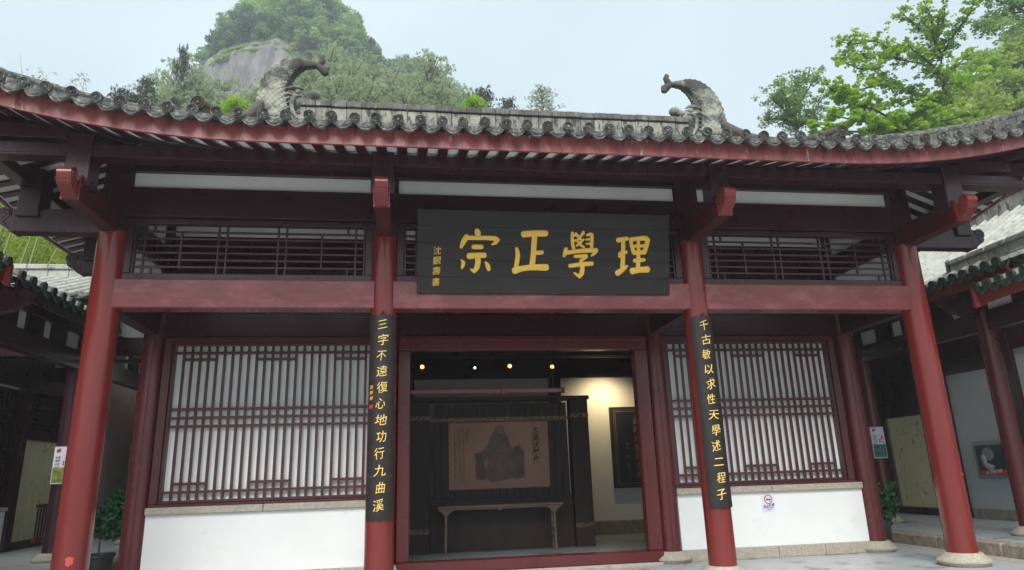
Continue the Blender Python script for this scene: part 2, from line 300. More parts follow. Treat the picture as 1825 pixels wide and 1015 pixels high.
# brackets
def bracket(x, y, dx, dy, z0=4.385, z1=4.72, L=1.20, w=.19, post=True, m='shaded_red', tipm='red', hp=.30):
    """timber arm reaching out from a column to a rolled scroll; d = direction"""
    d = Vector((dx, dy, 0)); s = Vector((-dy, dx, 0)); o = Vector((x, y, 0))
    def q(a, b, c): return o+d*a+s*b+Vector((0, 0, c))
    c = [q(.1, -w/2, z0), q(L, -w/2, z0), q(L, w/2, z0), q(.1, w/2, z0), q(.1, -w/2, z1), q(L, -w/2, z1-.04), q(L, w/2, z1-.04), q(.1, w/2, z1)]
    arm = hexa('bracket_arm', c, 'maroon' if tipm == 'red' else 'shaded_red', hall, .008)
    bm = bmesh.new(); bm.from_mesh(arm.data); bmesh.ops.recalc_face_normals(bm, faces=bm.faces[:]); bm.to_mesh(arm.data); bm.free()
    # scroll profile (a,z)
    zc = z0+.235; ac = L+.145; rr_ = .088
    poly = [(L, z0+.0), (L+.02, z0-.004), (L+.055, z0+.02), (L+.10, z0+.065), (L+.175, z0+.105), (L+.215, z0+.155)]
    for k in range(-2, 10): w_ = R(-18+k*17); poly.append((ac+rr_*math.cos(w_), zc+.01+rr_*math.sin(w_)))
    poly += [(L+.045, z0+.215), (L+.03, z0+.15), (L, z0+.13)]
    b = MB(); hw = w/2-.018
    b.prism(poly, lambda a, z: q(a, -hw, z), lambda a, z: q(a, hw, z)); sc = b.out('scroll', tipm, arm, 50)
    # thin framed collar where the arm ends
    for sg in (-1, 1):
        b = MB(); lo_, hi_ = (w/2-.02, w/2+.004) if sg > 0 else (-w/2-.004, -w/2+.02)
        b.prism([(L-.012, z0-.005), (L+.03, z0-.005), (L+.03, z1-.03), (L-.012, z1-.03)], lambda a, z: q(a, lo_, z), lambda a, z: q(a, hi_, z)); b.out('collar', tipm, arm)
    # spiral relief on both cheeks
    for sg in (-1, 1):
        b = MB(); pts = []
        for k in range(26):
            w_ = k*.42; r_ = .012+.0026*k; pts.append(q(ac-.004+r_*math.cos(w_), sg*(hw+.001), zc+.006+r_*math.sin(w_)))
        pts += [q(L+.13, sg*(hw+.001), z0+.135), q(L+.085, sg*(hw+.001), z0+.085), q(L+.03, sg*(hw+.001), z0+.03)]
        b.tube(pts, .0065, 5); b.out('spiral_carving', tipm, arm, 60)
    if post:
        p = []
        for zz in (z0+.20, z0+.86):
            p += [q(L-.29, -.137, zz), q(L-.03, -.137, zz), q(L-.03, .137, zz), q(L-.29, .137, zz)]
        o_ = hexa('bracket_post', p, 'shaded_red', hall, .008)
        bm = bmesh.new(); bm.from_mesh(o_.data); bmesh.ops.recalc_face_normals(bm, faces=bm.faces[:]); bm.to_mesh(o_.data); bm.free()
    return arm
for x in CXS: bracket(x, 0, 0, -1)
for sx in (-1, 1):
    bracket(sx*BX, 0, sx, 0, L=1.17, tipm='shaded_red'); bracket(sx*BX, YI, sx, 0, L=1.17, tipm='shaded_red')
# front bays at Y=0
def transom(x0, x1, y, z0, z1, cuts, nh=6, parent=hall, m='shaded_red'):
    """grille of horizontal bars with upright pieces"""
    f = box('transom_frame', x0, x1, y-.05, y+.05, z0, z0+.095, m, parent)
    w = f
    for a in (((x0, x1), (z1-.075, z1)), ((x0, x0+.095), (z0+.097, z1-.077)), ((x1-.095, x1), (z0+.097, z1-.077))):
        box('frame_rail', a[0][0], a[0][1], y-.05, y+.05, a[1][0], a[1][1], m, w)
    for a in ((x0+.097, x0+.125), (x1-.125, x1-.097)): box('frame_rail', a[0], a[1], y-.03, y+.03, z0+.097, z1-.077, m, w, .004)
    a0, a1 = x0+.125, x1-.125; b0, b1 = z0+.095, z1-.075; H = (b1-b0)/(nh+1); t = .0135
    hz = [b0+H*(i+1) for i in range(nh)]
    for zz in hz: box('lattice_bar', a0, a1, y-.013, y+.013, zz-t, zz+t, m, w, .003)
    for u, kind in cuts:
        xx = a0+(a1-a0)*u
        seg = {'f': (b0, b1), 'm': (hz[0], hz[-1]), 'b': (b0, hz[0]), 't': (hz[-1], b1)}
        for k in kind: box('lattice_bar', xx-t, xx+t, y-.0155, y+.0155, *seg[k], m, w, .003)
CUTS = [(.035, 'f'), (.072, 'bt'), (.19, 'm'), (.35, 'f'), (.387, 'f'), (.613, 'f'), (.65, 'f'), (.81, 'm'), (.928, 'bt'), (.965, 'f')]
ZB, ZT = 3.386, 3.767
for i in range(3):
    a, b = CXS[i]+.145, CXS[i+1]-.145
    if i == 0: a += .0
    box('beam', a-.03, b+.03, -.13, .13, ZB, ZT, 'red_beam', hall, .012)
    transom(a+.02, b-.02, 0, ZT+.002, 4.62, CUTS)
    box('upper_beam', a, b, -.085, .085, 4.642, 5.045, 'shaded_red', hall)
    box('bead', a, b, -.10, -.087, 4.622, 4.662, 'shaded_red', hall, .004)
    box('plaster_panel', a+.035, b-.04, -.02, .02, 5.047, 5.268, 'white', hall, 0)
    box('top_beam', a, b, -.085, .085, 5.27, 5.60, 'shaded_red', hall)
# eave purlins carried by the brackets, all round
for (x0, x1) in ((-6.86, -5.822), (-5.545, -2.342), (-2.062, 2.062), (2.342, 5.545), (5.822, 6.86)):
    box('eave_purlin', x0, x1, -1.15, -.97, 4.985, 5.118, 'shaded_red', hall)
    box('purlin_bead', x0, x1, -1.152, -.95, 4.955, 4.983, 'shaded_red', hall, .004)
for sx in (-1, 1):
    for (y0, y1) in ((-.96, -.14), (.14, YI-.14), (YI+.14, 8.2)):
        box('eave_purlin', sx*6.66, sx*6.84, y0, y1, 4.985, 5.118, 'shaded_red', hall)
    # side walls of the porch: beam, plaster panels
    X = sx*BX
    box('side_beam', X-.10, X+.10, .16, YI-.14, ZB+.02, ZT, 'shaded_red', hall)
    box('plaster_panel', X-.02, X+.02, .16, YI-.13, ZT+.002, 4.43, 'white', hall, 0)
    box('side_beam', X-.08, X+.08, .16, YI-.13, 4.432, 4.81, 'shaded_red', hall)
    box('plaster_panel', X-.02, X+.02, .16, YI-.13, 4.812, 5.27, 'white', hall, 0)
    box('side_beam', X-.08, X+.08, .16, YI-.13, 5.272, 5.62, 'shaded_red', hall)
for x in (-AX, AX): box('side_beam', x-.09, x+.09, .16, YI-.14, ZB+.02, ZT-.02, 'shaded_red', hall)
# roof surfaces ---------------------------------------------------------------
HX, EY = 7.4, -1.7
def fz(d): return 5.14-.3*(d-1.15) if d > 1.15 else 5.655-.4478*d if d > 0 else 5.655-.45*d+.045*d*d
def roofz(x, y):
    dx = abs(x)-BX-.015; dy = max(-y, y-7.2)
    if abs(x) <= 4.85: d = dy; side = False
    else: d = max(dx, dy); side = dx > dy
    s = min(y-EY, 8.9-y) if side else HX-abs(x)
    w = min(1, max(0, (d+1.2)/2.9)); return fz(d)+.0445*max(0, 3.8-s)**2*w
def rise(s): return .0445*max(0, 3.8-s)**2
gx = sorted(set([round(v, 3) for v in np.arange(-7.4, 7.41, .2)]+[-4.86, -4.85, 4.85, 4.86])); gy = [round(v, 3) for v in np.arange(-1.7, 8.91, .2)]
def sheet(name, off, m, parent, flip=False):
    vs = [(x, y, roofz(x, y)+off) for y in gy for x in gx]; n = len(gx)
    fs = [((j-1)*n+i-1, (j-1)*n+i, j*n+i, j*n+i-1) for j in range(1, len(gy)) for i in range(1, n)]
    if flip: fs = [f[::-1] for f in fs]
    return mesh(name, vs, fs, m, parent, smooth=False)
roof = sheet('roof', .13, 'tile', hall)
sheet('soffit', 0, 'soffit', hall, True)
# rafters
for i in range(-30, 31):
    x = i*.245+.0; 
    if abs(x) > 7.3: continue
    y1 = .15 if abs(x) < BX else -(abs(x)-BX)*1.0
    if y1 < -1.6: continue
    ks = [-1.66, -1.4, -1.15, y1] if y1 > -1.1 else [-1.66, y1]
    for q_ in range(len(ks)-1): bar('rafter', (x, ks[q_]-.003, roofz(x, ks[q_])-.012), (x, ks[q_+1], roofz(x, ks[q_+1])-.012), .120, .03, 'shaded_red', hall)
for sx in (-1, 1):
    for k in range(0, 34):
        y = -1.5+k*.245; x1 = BX+.0 if y > 0 else BX-y
        if x1 > 7.25: continue
        ks = [7.36, 7.1, 6.85, x1] if x1 < 6.8 else [7.36, x1+.001]
        for q_ in range(len(ks)-1): bar('rafter', (sx*(ks[q_]+.003), y, roofz(ks[q_], y)-.012), (sx*ks[q_+1], y, roofz(ks[q_+1]+.001, y)-.012), .120, .03, 'shaded_red', hall)
    bar('hip_rafter', (sx*(BX-.1), .1, 5.50), (sx*7.36, -1.66, 5.475), .2, .24, 'shaded_red', hall, .01)
    bar('hip_rafter', (sx*(BX+.2), -.2, 5.36), (sx*6.95, -1.25, 5.20), .17, .2, 'shaded_red', hall, .01)
    # carved side arms near the corner
    box('corner_tie', sx*5.85, sx*7.2, -1.13, -.99, 5.19, 5.36, 'shaded_red', hall)
# fascia following the eave curve
def strip(name, pts, h0, h1, t, nrm, m, parent):
    vs = []; fs = []
    for (x, y, z) in pts:
        for a, b in ((0, h0), (0, h1), (t, h1), (t, h0)): vs.append((x+nrm[0]*a, y+nrm[1]*a, z+b))
    for i in range(len(pts)-1):
        for k in range(4): fs.append((i*4+k, i*4+(k+1) % 4, (i+1)*4+(k+1) % 4, (i+1)*4+k))
    fs += [(3, 2, 1, 0), tuple(len(vs)-4+k for k in range(4))]
    b = MB(); b.add(vs, fs); return b.out(name, m, parent)
ZF = 4.935
strip('fascia_board', [(x, EY, ZF+rise(HX-abs(x))) for x in np.arange(-7.4, 7.41, .2)], 0, .21, .035, (0, -1), 'fascia', hall)
for sx in (-1, 1): strip('fascia_board', [(sx*HX, y, ZF+rise(min(y-EY, 8.9-y))) for y in np.arange(-1.7, 8.91, .2)], 0, .21, .035, (sx, 0), 'fascia', hall)
# eave tiles
dm = MB(); dm.lathe([(.061, .035), (.063, .0), (.062, -.012), (.053, -.016), (.049, .004), (.044, .004), (.040, -.013), (.035, -.013), (.031, .006), (.019, .006), (.015, -.014), (.004, -.018)], 22, ax='y')
for k in range(9): a = k*2*math.pi/9; dm.ell((.0255*math.cos(a), -.008, .0255*math.sin(a)), (.0055, .007, .004), 6, 4)
do = dm.out('eave_disc', 'tile', None, 35); DISC = do.data; bpy.data.objects.remove(do)
DISCB = DISC.copy(); DISCB.materials.clear(); DISCB.materials.append(M['tile_brown'])
DISCD = DISC.copy(); DISCD.materials.clear(); DISCD.materials.append(M['tile_dark'])
def drip_mesh(m):
    b = MB(); N = 10
    def arc(u, sag, z): return z-sag*(1-(2*u-1)**2)
    rows = [(.0, .045, .040, 0), (.0, .090, .028, 0), (-.012, .096, .026, 1), (-.012, .108, .020, 0), (-.004, .112, .018, 0), (-.004, .120, .014, 0), (-.014, .124, .012, 0), (-.014, .132, .004, 0), (.012, .134, .002, 0)]
    vs = []
    for (y, sag, z, _) in rows:
        for k in range(N+1): u = k/N; vs.append((-.112+.224*u, y, arc(u, sag-.03, z)))
    fs = [(i*(N+1)+k, i*(N+1)+k+1, (i+1)*(N+1)+k+1, (i+1)*(N+1)+k) for i in range(len(rows)-1) for k in range(N)]
    b.add(vs, fs)
    vs = [(-.112+.224*k/N, y, arc(k/N, .015, .04)) for y in (0, .30) for k in range(N+1)]
    b.add(vs, [(k, k+1, N+1+k+1, N+1+k) for k in range(N)])
    o = b.out('drip_tile', m, None, 30, fixn=False); me = o.data; bpy.data.objects.remove(o); return me
DRIP = drip_mesh('tile'); DRIPD = drip_mesh('tile_dark')
TP = .25
for i in range(-29, 30):
    x = i*TP; s = HX-abs(x); z = ZF+rise(s); sl = math.atan(-.089*max(0, 3.8-s)*(1 if x > 0 else -1))*-1
    j = rnd.uniform(-1, 1)
    inst('eave_disc', DISCB if rnd.random() < .12 else DISC, roof, (x+j*.006, -1.89+rnd.uniform(-.012, .012), z+.262+rnd.uniform(-.006, .006)), (R(8)+rnd.uniform(-.05, .05), rnd.uniform(-3, 3), rnd.uniform(-.05, .05)), (1.03, 1, 1.03))
    if i < 29:
        x2 = x+TP/2; s = HX-abs(x2); z = ZF+rise(s)
        inst('drip_tile', DRIP, roof, (x2, -1.87+rnd.uniform(-.01, .01), z+.205+rnd.uniform(-.005, .005)), (R(-6), math.atan(.089*max(0, 3.8-s))*(-1 if x2 > 0 else 1), 0), (1.02, 1, .97))
for sx in (-1, 1):
    for k in range(0, 40):
        y = -1.55+k*TP; z = ZF+rise(min(y-EY, 8.9-y))
        inst('eave_disc', DISC, roof, (sx*7.52, y, z+.262), (R(8), 0, R(90)*sx))
        inst('drip_tile', DRIP, roof, (sx*7.50, y+TP/2, z+.205), (R(-6), 0, R(90)*sx))
# tile rows over the roof, overlapping barrel tiles
def barrel(b, pts, r=.062, seg=7, st=(1.07, .92)):
    """row of overlapping half round tiles along pts (list of Vector)"""
    for i in range(len(pts)-1):
        p, q_ = pts[i], pts[i+1]; d = (q_-p); q_ = q_+d*.06; dn = d.normalized(); s = dn.cross(Vector((0, 0, 1))).normalized(); u = s.cross(dn)
        vs = []
        for (c, rad) in ((p, r*st[0]), (q_, r*st[1])):
            for k in range(seg): a = math.pi*k/(seg-1); vs.append(c+s*math.cos(a)*rad+u*(math.sin(a)*rad-.01))
        b.add(vs, [(k, k+1, seg+k+1, seg+k) for k in range(seg-1)]+[tuple(range(seg))])
tb = MB()
for i in range(-29, 30):
    x = i*TP; ymax = 3.6 if abs(x) <= 4.85 else -(abs(x)-BX)
    n = max(1, int((ymax+1.88)/.24)); pts = [Vector((x, -1.88+(ymax+1.88)*k/n, roofz(x, max(EY, -1.88+(ymax+1.88)*k/n))+.16)) for k in range(n+1)]
    if ymax > -1.75: barrel(tb, pts)
for sx in (-1, 1):
    for k in range(40):
        y = -1.55+k*TP; xm = max(4.87, BX-y if y < 0 else 4.87); xm = max(xm, BX-y) if y < .8 else 4.87
        if xm > 7.2: continue
        n = max(1, int((7.5-xm)/.24)); barrel(tb, [Vector((sx*(7.5-(7.5-xm)*q_/n), y, roofz(min(7.4, 7.5-(7.5-xm)*q_/n), y)+.15)) for q_ in range(n+1)])
stuff(tb.out('tile_rows', 'tile', roof, 50, fixn=False))
# main ridge: capped course of stones
RY = 3.6
for k in range(27):
    x0 = -4.05+k*.3; x1 = x0+.292; dz = rnd.uniform(-.006, .006)
    box('ridge_stone', x0, x1, RY-.11, RY+.11, 7.85, 8.385+dz, 'ridge', roof, .008)
    box('ridge_cap', x0-.0, x1, RY-.15, RY+.15, 8.40+dz, 8.53+dz, 'ridge_cap', roof, .012)
# descending ridges and hip ridges
def swept(name, pts, w, h, m, parent, endcap=True, cap='tile_brown'):
    n = len(pts); tot = []
    for i in range(n-1):
        p, q_ = Vector(pts[i]), Vector(pts[i+1]); q2 = p+(q_-p)*.985
        s = (q_-p).cross(Vector((0, 0, 1))).normalized()*(w/2)
        hexa('ridge_stone', [p-s, p+s, q2+s, q2-s, p-s+Vector((0, 0, h)), p+s+Vector((0, 0, h)), q2+s+Vector((0, 0, h)), q2-s+Vector((0, 0, h))], m, parent, .008)
    b = MB()
    for i in range(n-1):
        p, q_ = Vector(pts[i])+Vector((0, 0, h+.03)), Vector(pts[i+1])+Vector((0, 0, h+.03)); b.tube([p, p+(q_-p)*1.04], [.088, .078], 10)
    b.out('ridge_tiles', cap, parent, 50)
    if endcap:
        d = (Vector(pts[-1])-Vector(pts[-2])); a = math.atan2(d.x, -d.y)
        inst('eave_disc', DISCB, parent, Vector(pts[-1])+Vector((0, 0, h+.03))+d.normalized()*.03, (0, 0, a), (1.55, 1.3, 1.55))
for sx in (-1, 1):
    pts = []
    for k in range(15):
        t = k/14; y = 3.35-(3.35+.40)*t; x = sx*(4.78-.10*t); z = roofz(4.7, y)+.13+.16+.26*max(0, t-.7)**1.2*1.8
        if t < .3: z += .12*(.3-t)/.3
        pts.append((x, y, z))
    swept('ridge_stone', pts, .15, .21, 'tile_brown', roof)
    pts = []
    for k in range(13):
        t = k/12; d = -.75+(1.62+.75)*t; pts.append((sx*(BX+d), -d, roofz(BX+d-.02, -d)+.14))
    swept('ridge_stone', pts, .16, .34, 'ridge_cap', roof, cap='tile')
    # verge of the gable
    box('gable_board', sx*4.87, sx*4.93, .5, 6.7, 5.9, 6.2, 'red', hall)
# dragon-fish finials -----------------------------------------------------------
def ornament(sx):
    k = .00272*1.08; X0 = sx*4.83
    def P(px, py, y=0): return Vector((X0+sx*(px-770)*k, RY+y, 8.53+(560-py)*k*1.06))
    b = MB()
    cl = [(690, 720, 118, 60), (690, 640, 112, 58), (692, 560, 100, 55), (690, 480, 92, 50), (668, 410, 86, 44), (632, 350, 76, 38), (585, 308, 62, 32), (530, 286, 42, 26), (475, 280, 27, 20), (430, 282, 19, 16), (398, 284, 15, 14)]
    # smooth the centre line
    import itertools
    C = []
    for i in range(len(cl)-1):
        p0 = cl[max(i-1, 0)]; p1 = cl[i]; p2 = cl[i+1]; p3 = cl[min(i+2, len(cl)-1)]
        for t in (0, .25, .5, .75):
            C.append([.5*(2*b_+(c_-a_)*t+(2*a_-5*b_+4*c_-d_)*t*t+(3*b_-a_-3*c_+d_)*t**3) for a_, b_, c_, d_ in zip(p0, p1, p2, p3)])
    C.append(list(cl[-1])); seg = 16; vs = []; fs = []
    for i, (cx_, cy_, w, th) in enumerate(C):
        a = C[max(i-1, 0)]; c = C[min(i+1, len(C)-1)]; t = Vector((c[0]-a[0], c[1]-a[1])).normalized(); nn = Vector((-t.y, t.x))
        for q_ in range(seg):
            w_ = 2*math.pi*q_/seg; cc = math.copysign(abs(math.cos(w_))**.75, math.cos(w_)); ss = math.copysign(abs(math.sin(w_))**.6, math.sin(w_))
            vs.append(P(cx_+nn.x*w*cc*.98, cy_+nn.y*w*cc*.98, th*k*ss*1.5))
    for i in range(len(C)-1):
        for q_ in range(seg): fs.append((i*seg+q_, i*seg+(q_+1) % seg, (i+1)*seg+(q_+1) % seg, (i+1)*seg+q_))
    fs.append(tuple((len(C)-1)*seg+q_ for q_ in range(seg))); b.add(vs, fs)
    # tail fork lobes
    b.tube([P(410, 284), P(388, 262), P(378, 236), P(388, 216), P(402, 220)], [15*k*1.4, 25*k, 22*k, 20*k, 12*k], 9)
    b.tube([P(412, 284), P(385, 300), P(362, 318), P(352, 345)], [15*k*1.4, 27*k, 33*k, 20*k], 9)
    # scales on both flanks
    for i in range(2, 34):
        cx_, cy_, w, th = C[min(i, len(C)-1)]
        if w < 35: continue
        a = C[i-1]; c = C[min(i+1, len(C)-1)]; t = Vector((c[0]-a[0], c[1]-a[1])).normalized(); nn = Vector((-t.y, t.x))
        for j in range(-3, 4):
            o_ = (j+(.5 if i % 2 else 0))/3.6
            if abs(o_) > .82: continue
            for sy in (-1, 1):
                yy = sy*th*k*1.5*(1-abs(o_)**3.2)**.6
                p = P(cx_+nn.x*w*o_, cy_+nn.y*w*o_, yy); r_ = w/3.9*k
                b.ell((p.x, p.y, p.z), (r_*1.02, .030, r_*1.02), 8, 4)
    # crest fins along the outer back
    for i in range(8, 36, 2):
        cx_, cy_, w, th = C[i]; a = C[i-1]; c = C[i+1]; t = Vector((c[0]-a[0], c[1]-a[1])).normalized(); nn = Vector((-t.y, t.x))
        for sgn in (-1,): b.ell(tuple(P(cx_+nn.x*w*sgn*-.98*-1, cy_+nn.y*w*sgn*-.98*-1)), (14*k, .025, 14*k), 8, 5)
    # head: skull, snout, upper lip curled up, jaw, teeth, eye, brow, horn and beard curls
    b.ell(tuple(P(560, 560)), (105*k, .16, 92*k), 16, 10)
    b.tube([P(590, 500), P(530, 520), P(480, 522), P(440, 505), P(412, 500)], [52*k, 44*k, 32*k, 30*k, 24*k], 12)
    b.ell(tuple(P(418, 498)), (40*k, .12, 33*k), 14, 9)
    b.tube([P(590, 640), P(530, 640), P(490, 610), P(470, 590)], [44*k, 34*k, 26*k, 15*k], 10)
    b.ell(tuple(P(515, 585)), (42*k, .10, 24*k), 10, 7)
    for q_ in range(4): b.tube([P(450+q_*24, 540, -.06), P(446+q_*24, 562, -.075)], [8*k, 3*k], 6); b.tube([P(450+q_*24, 540, .06), P(446+q_*24, 562, .075)], [8*k, 3*k], 6)
    for sy in (-1, 1):
        b.ell(tuple(P(528, 505, sy*.125)), (20*k, .045, 19*k), 12, 8)
        b.tube([P(490, 490, sy*.11), P(515, 478, sy*.15), P(550, 478, sy*.16), P(600, 490, sy*.15), P(625, 478, sy*.13)], [6*k, 12*k, 13*k, 10*k, 5*k], 7)
        b.tube([P(500, 532, sy*.12), P(540, 545, sy*.16), P(575, 530, sy*.165), P(610, 520, sy*.15)], [7*k, 12*k, 10*k, 6*k], 7)
        for q_ in range(5):
            y0 = 520+q_*34; b.tube([P(575, y0, sy*.15), P(605, y0+14, sy*.175), P(628, y0+4, sy*.16), P(622, y0-10, sy*.155), P(606, y0-6, sy*.16)], [10*k, 11*k, 9*k, 7*k, 5*k], 7)
        b.tube([P(545, 545, sy*.15), P(560, 590, sy*.17), P(550, 650, sy*.17), P(520, 700, sy*.16)], [16*k, 18*k, 15*k, 10*k], 8)
    b.box(*sorted((P(440, 0).x, P(800, 0).x)), RY-.13, RY+.13, 7.8, P(0, 668).z)
    o = b.out('ridge_ornament', 'orn', roof, 45, fixn=True); return o
ornament(1)['label'] = 'dragon fish ornament at the right end of the ridge'
ornament(-1)['label'] = 'dragon fish ornament at the left end of the ridge with a dark stained back'
# ------------------------------------------------------------------ inner wall at Y=1.85
YW = 1.80
for i in range(3):
    a, b = CXS[i]+.14, CXS[i+1]-.14
    box('inner_lintel', a, b, YI-.10, YI+.10, 3.385, 3.76, 'shaded_red', hall, .01)
    box('upper_panel', a, b, YI-.03, YI+.03, 3.76, 5.03, 'shaded_red', hall, 0)
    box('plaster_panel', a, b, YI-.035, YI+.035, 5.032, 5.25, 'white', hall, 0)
    box('upper_panel', a, b, YI-.03, YI+.03, 5.252, 6.45, 'shaded_red', hall, 0)
    box('panel_rail', a, b, YI-.05, YI-.032, 4.45, 4.55, 'shaded_red', hall, .004)
def window(x0, x1, n, groups, label=None):
    """lattice window: x0..x1 is the glazed opening"""
    z0, z1 = 1.01, 3.255
    w = box('lattice_window', x0-.13, x1+.13, YW+.06, YW+.10, .925, 3.375, 'pane', hall, 0)
    def fr(a, b, c, d, e=.0): box('window_frame', a, b, YW-.07+e, YW+.058, c, d, 'maroon', w, .006)
    o = .16
    fr(x0-o, x1+o, .925, z0-.045); fr(x0-o, x1+o, z1+.045, 3.378); fr(x0-o, x0-.045, z0-.043, z1+.043); fr(x1+.045, x1+o, z0-.043, z1+.043)
    fr(x0-.043, x1+.043, z0-.043, z0-.002, .03); fr(x0-.043, x1+.043, z1+.002, z1+.043, .03); fr(x0-.043, x0-.002, z0, z1, .03); fr(x1+.002, x1+.043, z0, z1, .03)
    p = (x1-x0)/n; t = .0185; y0, y1 = YW-.022, YW+.014
    for k in range(1, n): xx = x0+k*p; box('lattice_bar', xx-t, xx+t, y0, y1, z0, z1, 'maroon', w, .003)
    for zz in (3.145, 2.30, 2.175, 2.05, 1.12): box('lattice_bar', x0, x1, y0-.003, y1+.003, zz-t, zz+t, 'maroon', w, .003)
    for (a, b) in groups[0]: box('lattice_bar', x0+a*p, x0+b*p, y0-.003, y1+.003, 3.045-t, 3.045+t, 'maroon', w, .003)
    for (a, b) in groups[1]: box('lattice_bar', x0+a*p, x0+b*p, y0-.003, y1+.003, 1.235-t, 1.235+t, 'maroon', w, .003)
    return w
window(-5.35, -2.42, 25, ([(1, 5), (10, 15), (20, 24)], [(1, 5), (10, 15), (20, 24)]))
window(2.42, 5.27, 25, ([(1, 5), (10, 15), (20, 24)], [(1, 5), (10, 15), (20, 24)]))
for (a, b, nst) in ((-5.54, -2.33, 2), (2.33, 5.54, 2)):
    box('dado_wall', a, b, YW-.03, YW+.10, 0.002, .818, 'white', hall, 0)
    xs_ = np.linspace(a, b, nst+1)
    for k in range(nst): box('sill_stone', xs_[k]+.003, xs_[k+1]-.003, YW-.09, YW+.09, .82, .922, 'granite', hall, .012)
    xs_ = np.linspace(a, b, 5)
    for k in range(4): box('base_stone', xs_[k]+.003, xs_[k+1]-.003, YW-.06, YW+.10, FZ, 0, 'granite', hall, .008)
# door frame
fr = box('door_frame', -2.03, -1.84, YW-.10, YW+.08, FZ+.20, 3.15, 'wine', hall, .012)
box('door_jamb', 1.80, 2.03, YW-.10, YW+.08, FZ+.20, 3.15, 'wine', fr, .012)
box('door_head', -2.03, 2.03, YW-.10, YW+.08, 3.152, 3.378, 'wine', fr, .012)
box('door_head', -2.03, 2.03, YW-.125, YW-.102, 3.30, 3.378, 'wine', fr, .006)
box('threshold', -2.03, 2.03, YW-.11, YW+.10, FZ+.035, FZ+.198, 'wine', fr, .012)
box('threshold_stone', -2.0, 2.0, YW-.16, YW+.16, FZ-.02, FZ+.033, 'granite', fr, .008)
# interior shell
for sx in (-1, 1):
    box('side_wall', sx*5.62, sx*5.72, YI+.18, 7.2, FZ, 5.6, 'white', hall, 0)
box('back_wall', -5.6, 5.6, 7.05, 7.15, FZ+.30, 3.42, 'white', hall, 0)
box('back_wall_base', -5.6, 5.6, 7.0, 7.16, FZ, FZ+.298, 'kerb', hall, .01)
box('back_beam', -5.6, 5.6, 7.0, 7.2, 3.422, 3.94, 'shaded_red', hall)
for x in (1.55, 4.5, -1.9, -4.5): box('back_post', x-.14, x+.14, 6.9, 7.0, FZ, 3.45, 'shaded_red', hall)
box('back_wall_upper', -5.6, 5.6, 7.05, 7.15, 4.25, 5.75, 'shaded_red', hall, 0)
for zz in (3.88, 3.97, 4.06): box('transom_bar', -5.6, 5.6, 7.06, 7.09, zz-.012, zz+.012, 'shaded_red', hall, 0)
for k in range(23): xx = -5.5+k*.5; box('transom_bar', xx-.012, xx+.012, 7.055, 7.095, 3.80, 4.25, 'shaded_red', hall, 0)
for yy in (3.2, 5.2): box('tie_beam', -5.6, 5.6, yy-.12, yy+.12, 3.62, 3.98, 'shaded_red', hall)
for x in (-AX, AX):
    box('cross_beam', x-.12, x+.12, YI+.14, 7.0, 4.0, 4.4, 'shaded_red', hall)
# ------------------------------------------------------------------ things inside the hall
sc = thing('shrine_screen', 'dark brown panelled wooden screen with gold fret bands inside the doorway', 'wooden screen', (0, 4.9, FZ))
for k in range(19):
    x0 = -1.38+k*.1425; box('plank', x0+.002, x0+.140, 4.86, 4.90, .78, 2.62, 'wood', sc, .004)
box('lower_panel', -1.46, 1.36, 4.80, 4.92, FZ, .775, 'wood', sc, .008)
box('rail', -1.46, 1.36, 4.79, 4.85, .74, .80, 'wood', sc, .006)
for a, b in ((-2.15, -1.47), (1.37, 1.74)):
    box('pilaster', a, b, 4.70, 5.0, FZ, 2.66, 'wood', sc, .01)
    box('gold_band', a-.004, b+.004, 4.694, 4.70, 2.30, 2.38, 'goldband', sc, 0); box('gold_band', a-.004, b+.004, 4.694, 4.70, .19, .27, 'goldband', sc, 0)
box('gold_band', -1.465, 1.365, 4.852, 4.858, 2.27, 2.35, 'goldband', sc, 0)
box('cornice', -2.15, 1.78, 4.68, 5.02, 2.662, 2.74, 'wood', sc, .01)
bm_ = thing('lintel_rail', 'pinkish red rail with a round sleeve above the dark wooden screen', 'wooden rail', (-.6, 2.6, 2.57))
box('rail', -2.05, .75, 2.56, 2.64, 2.565, 2.635, 'red_beam', bm_, .006)
lathe_obj('sleeve', [(.055, -.055), (.055, .045)], (-.28, 2.60, 2.60), 'red_beam', bm_, 20)
box('end_block', .752, .80, 2.55, 2.65, 2.555, 2.645, 'shaded_red', bm_, .004)
for x in (-1.9, .6): box('hanger', x-.006, x+.006, 2.594, 2.606, 2.636, 5.9, 'metal', bm_, 0)
pic = thing('portrait_print', 'brown silk print of a seated robed figure hanging on the wooden screen', 'picture', (-.09, 4.84, .97))
box('silk', -1.09, .92, 4.835, 4.85, .965, 2.25, 'paper', pic, .003)
b = MB()  # plain seated figure and rocks as flat ink shapes
def ip(px, py): return (-1.09+(px-130)/1120*2.01, 2.25-(py-60)/780*1.285)
def flat(poly, m, y, name):
    b = MB(); b.prism([ip(*p) for p in poly], lambda a, z: (a, y, z), lambda a, z: (a, y+.002, z)); return b.out(name, m, pic)
flat([(420, 430), (480, 420), (560, 450), (570, 700), (520, 740), (430, 730)], 'inkdark', 4.832, 'painted_rock')
flat([(850, 370), (910, 340), (970, 400), (965, 720), (860, 740), (800, 600)], 'inkdark', 4.832, 'painted_rock')
flat([(645, 150), (670, 110), (705, 100), (740, 115), (752, 170), (790, 230), (830, 370), (880, 470), (890, 600), (850, 720), (760, 740), (600, 770), (540, 720), (530, 560), (480, 420), (560, 330), (600, 230)], 'inkwash', 4.829, 'painted_figure')
flat([(672, 150), (690, 125), (715, 125), (738, 150), (742, 185), (720, 215), (690, 210), (672, 185)], 'inkface', 4.8265, 'painted_face')
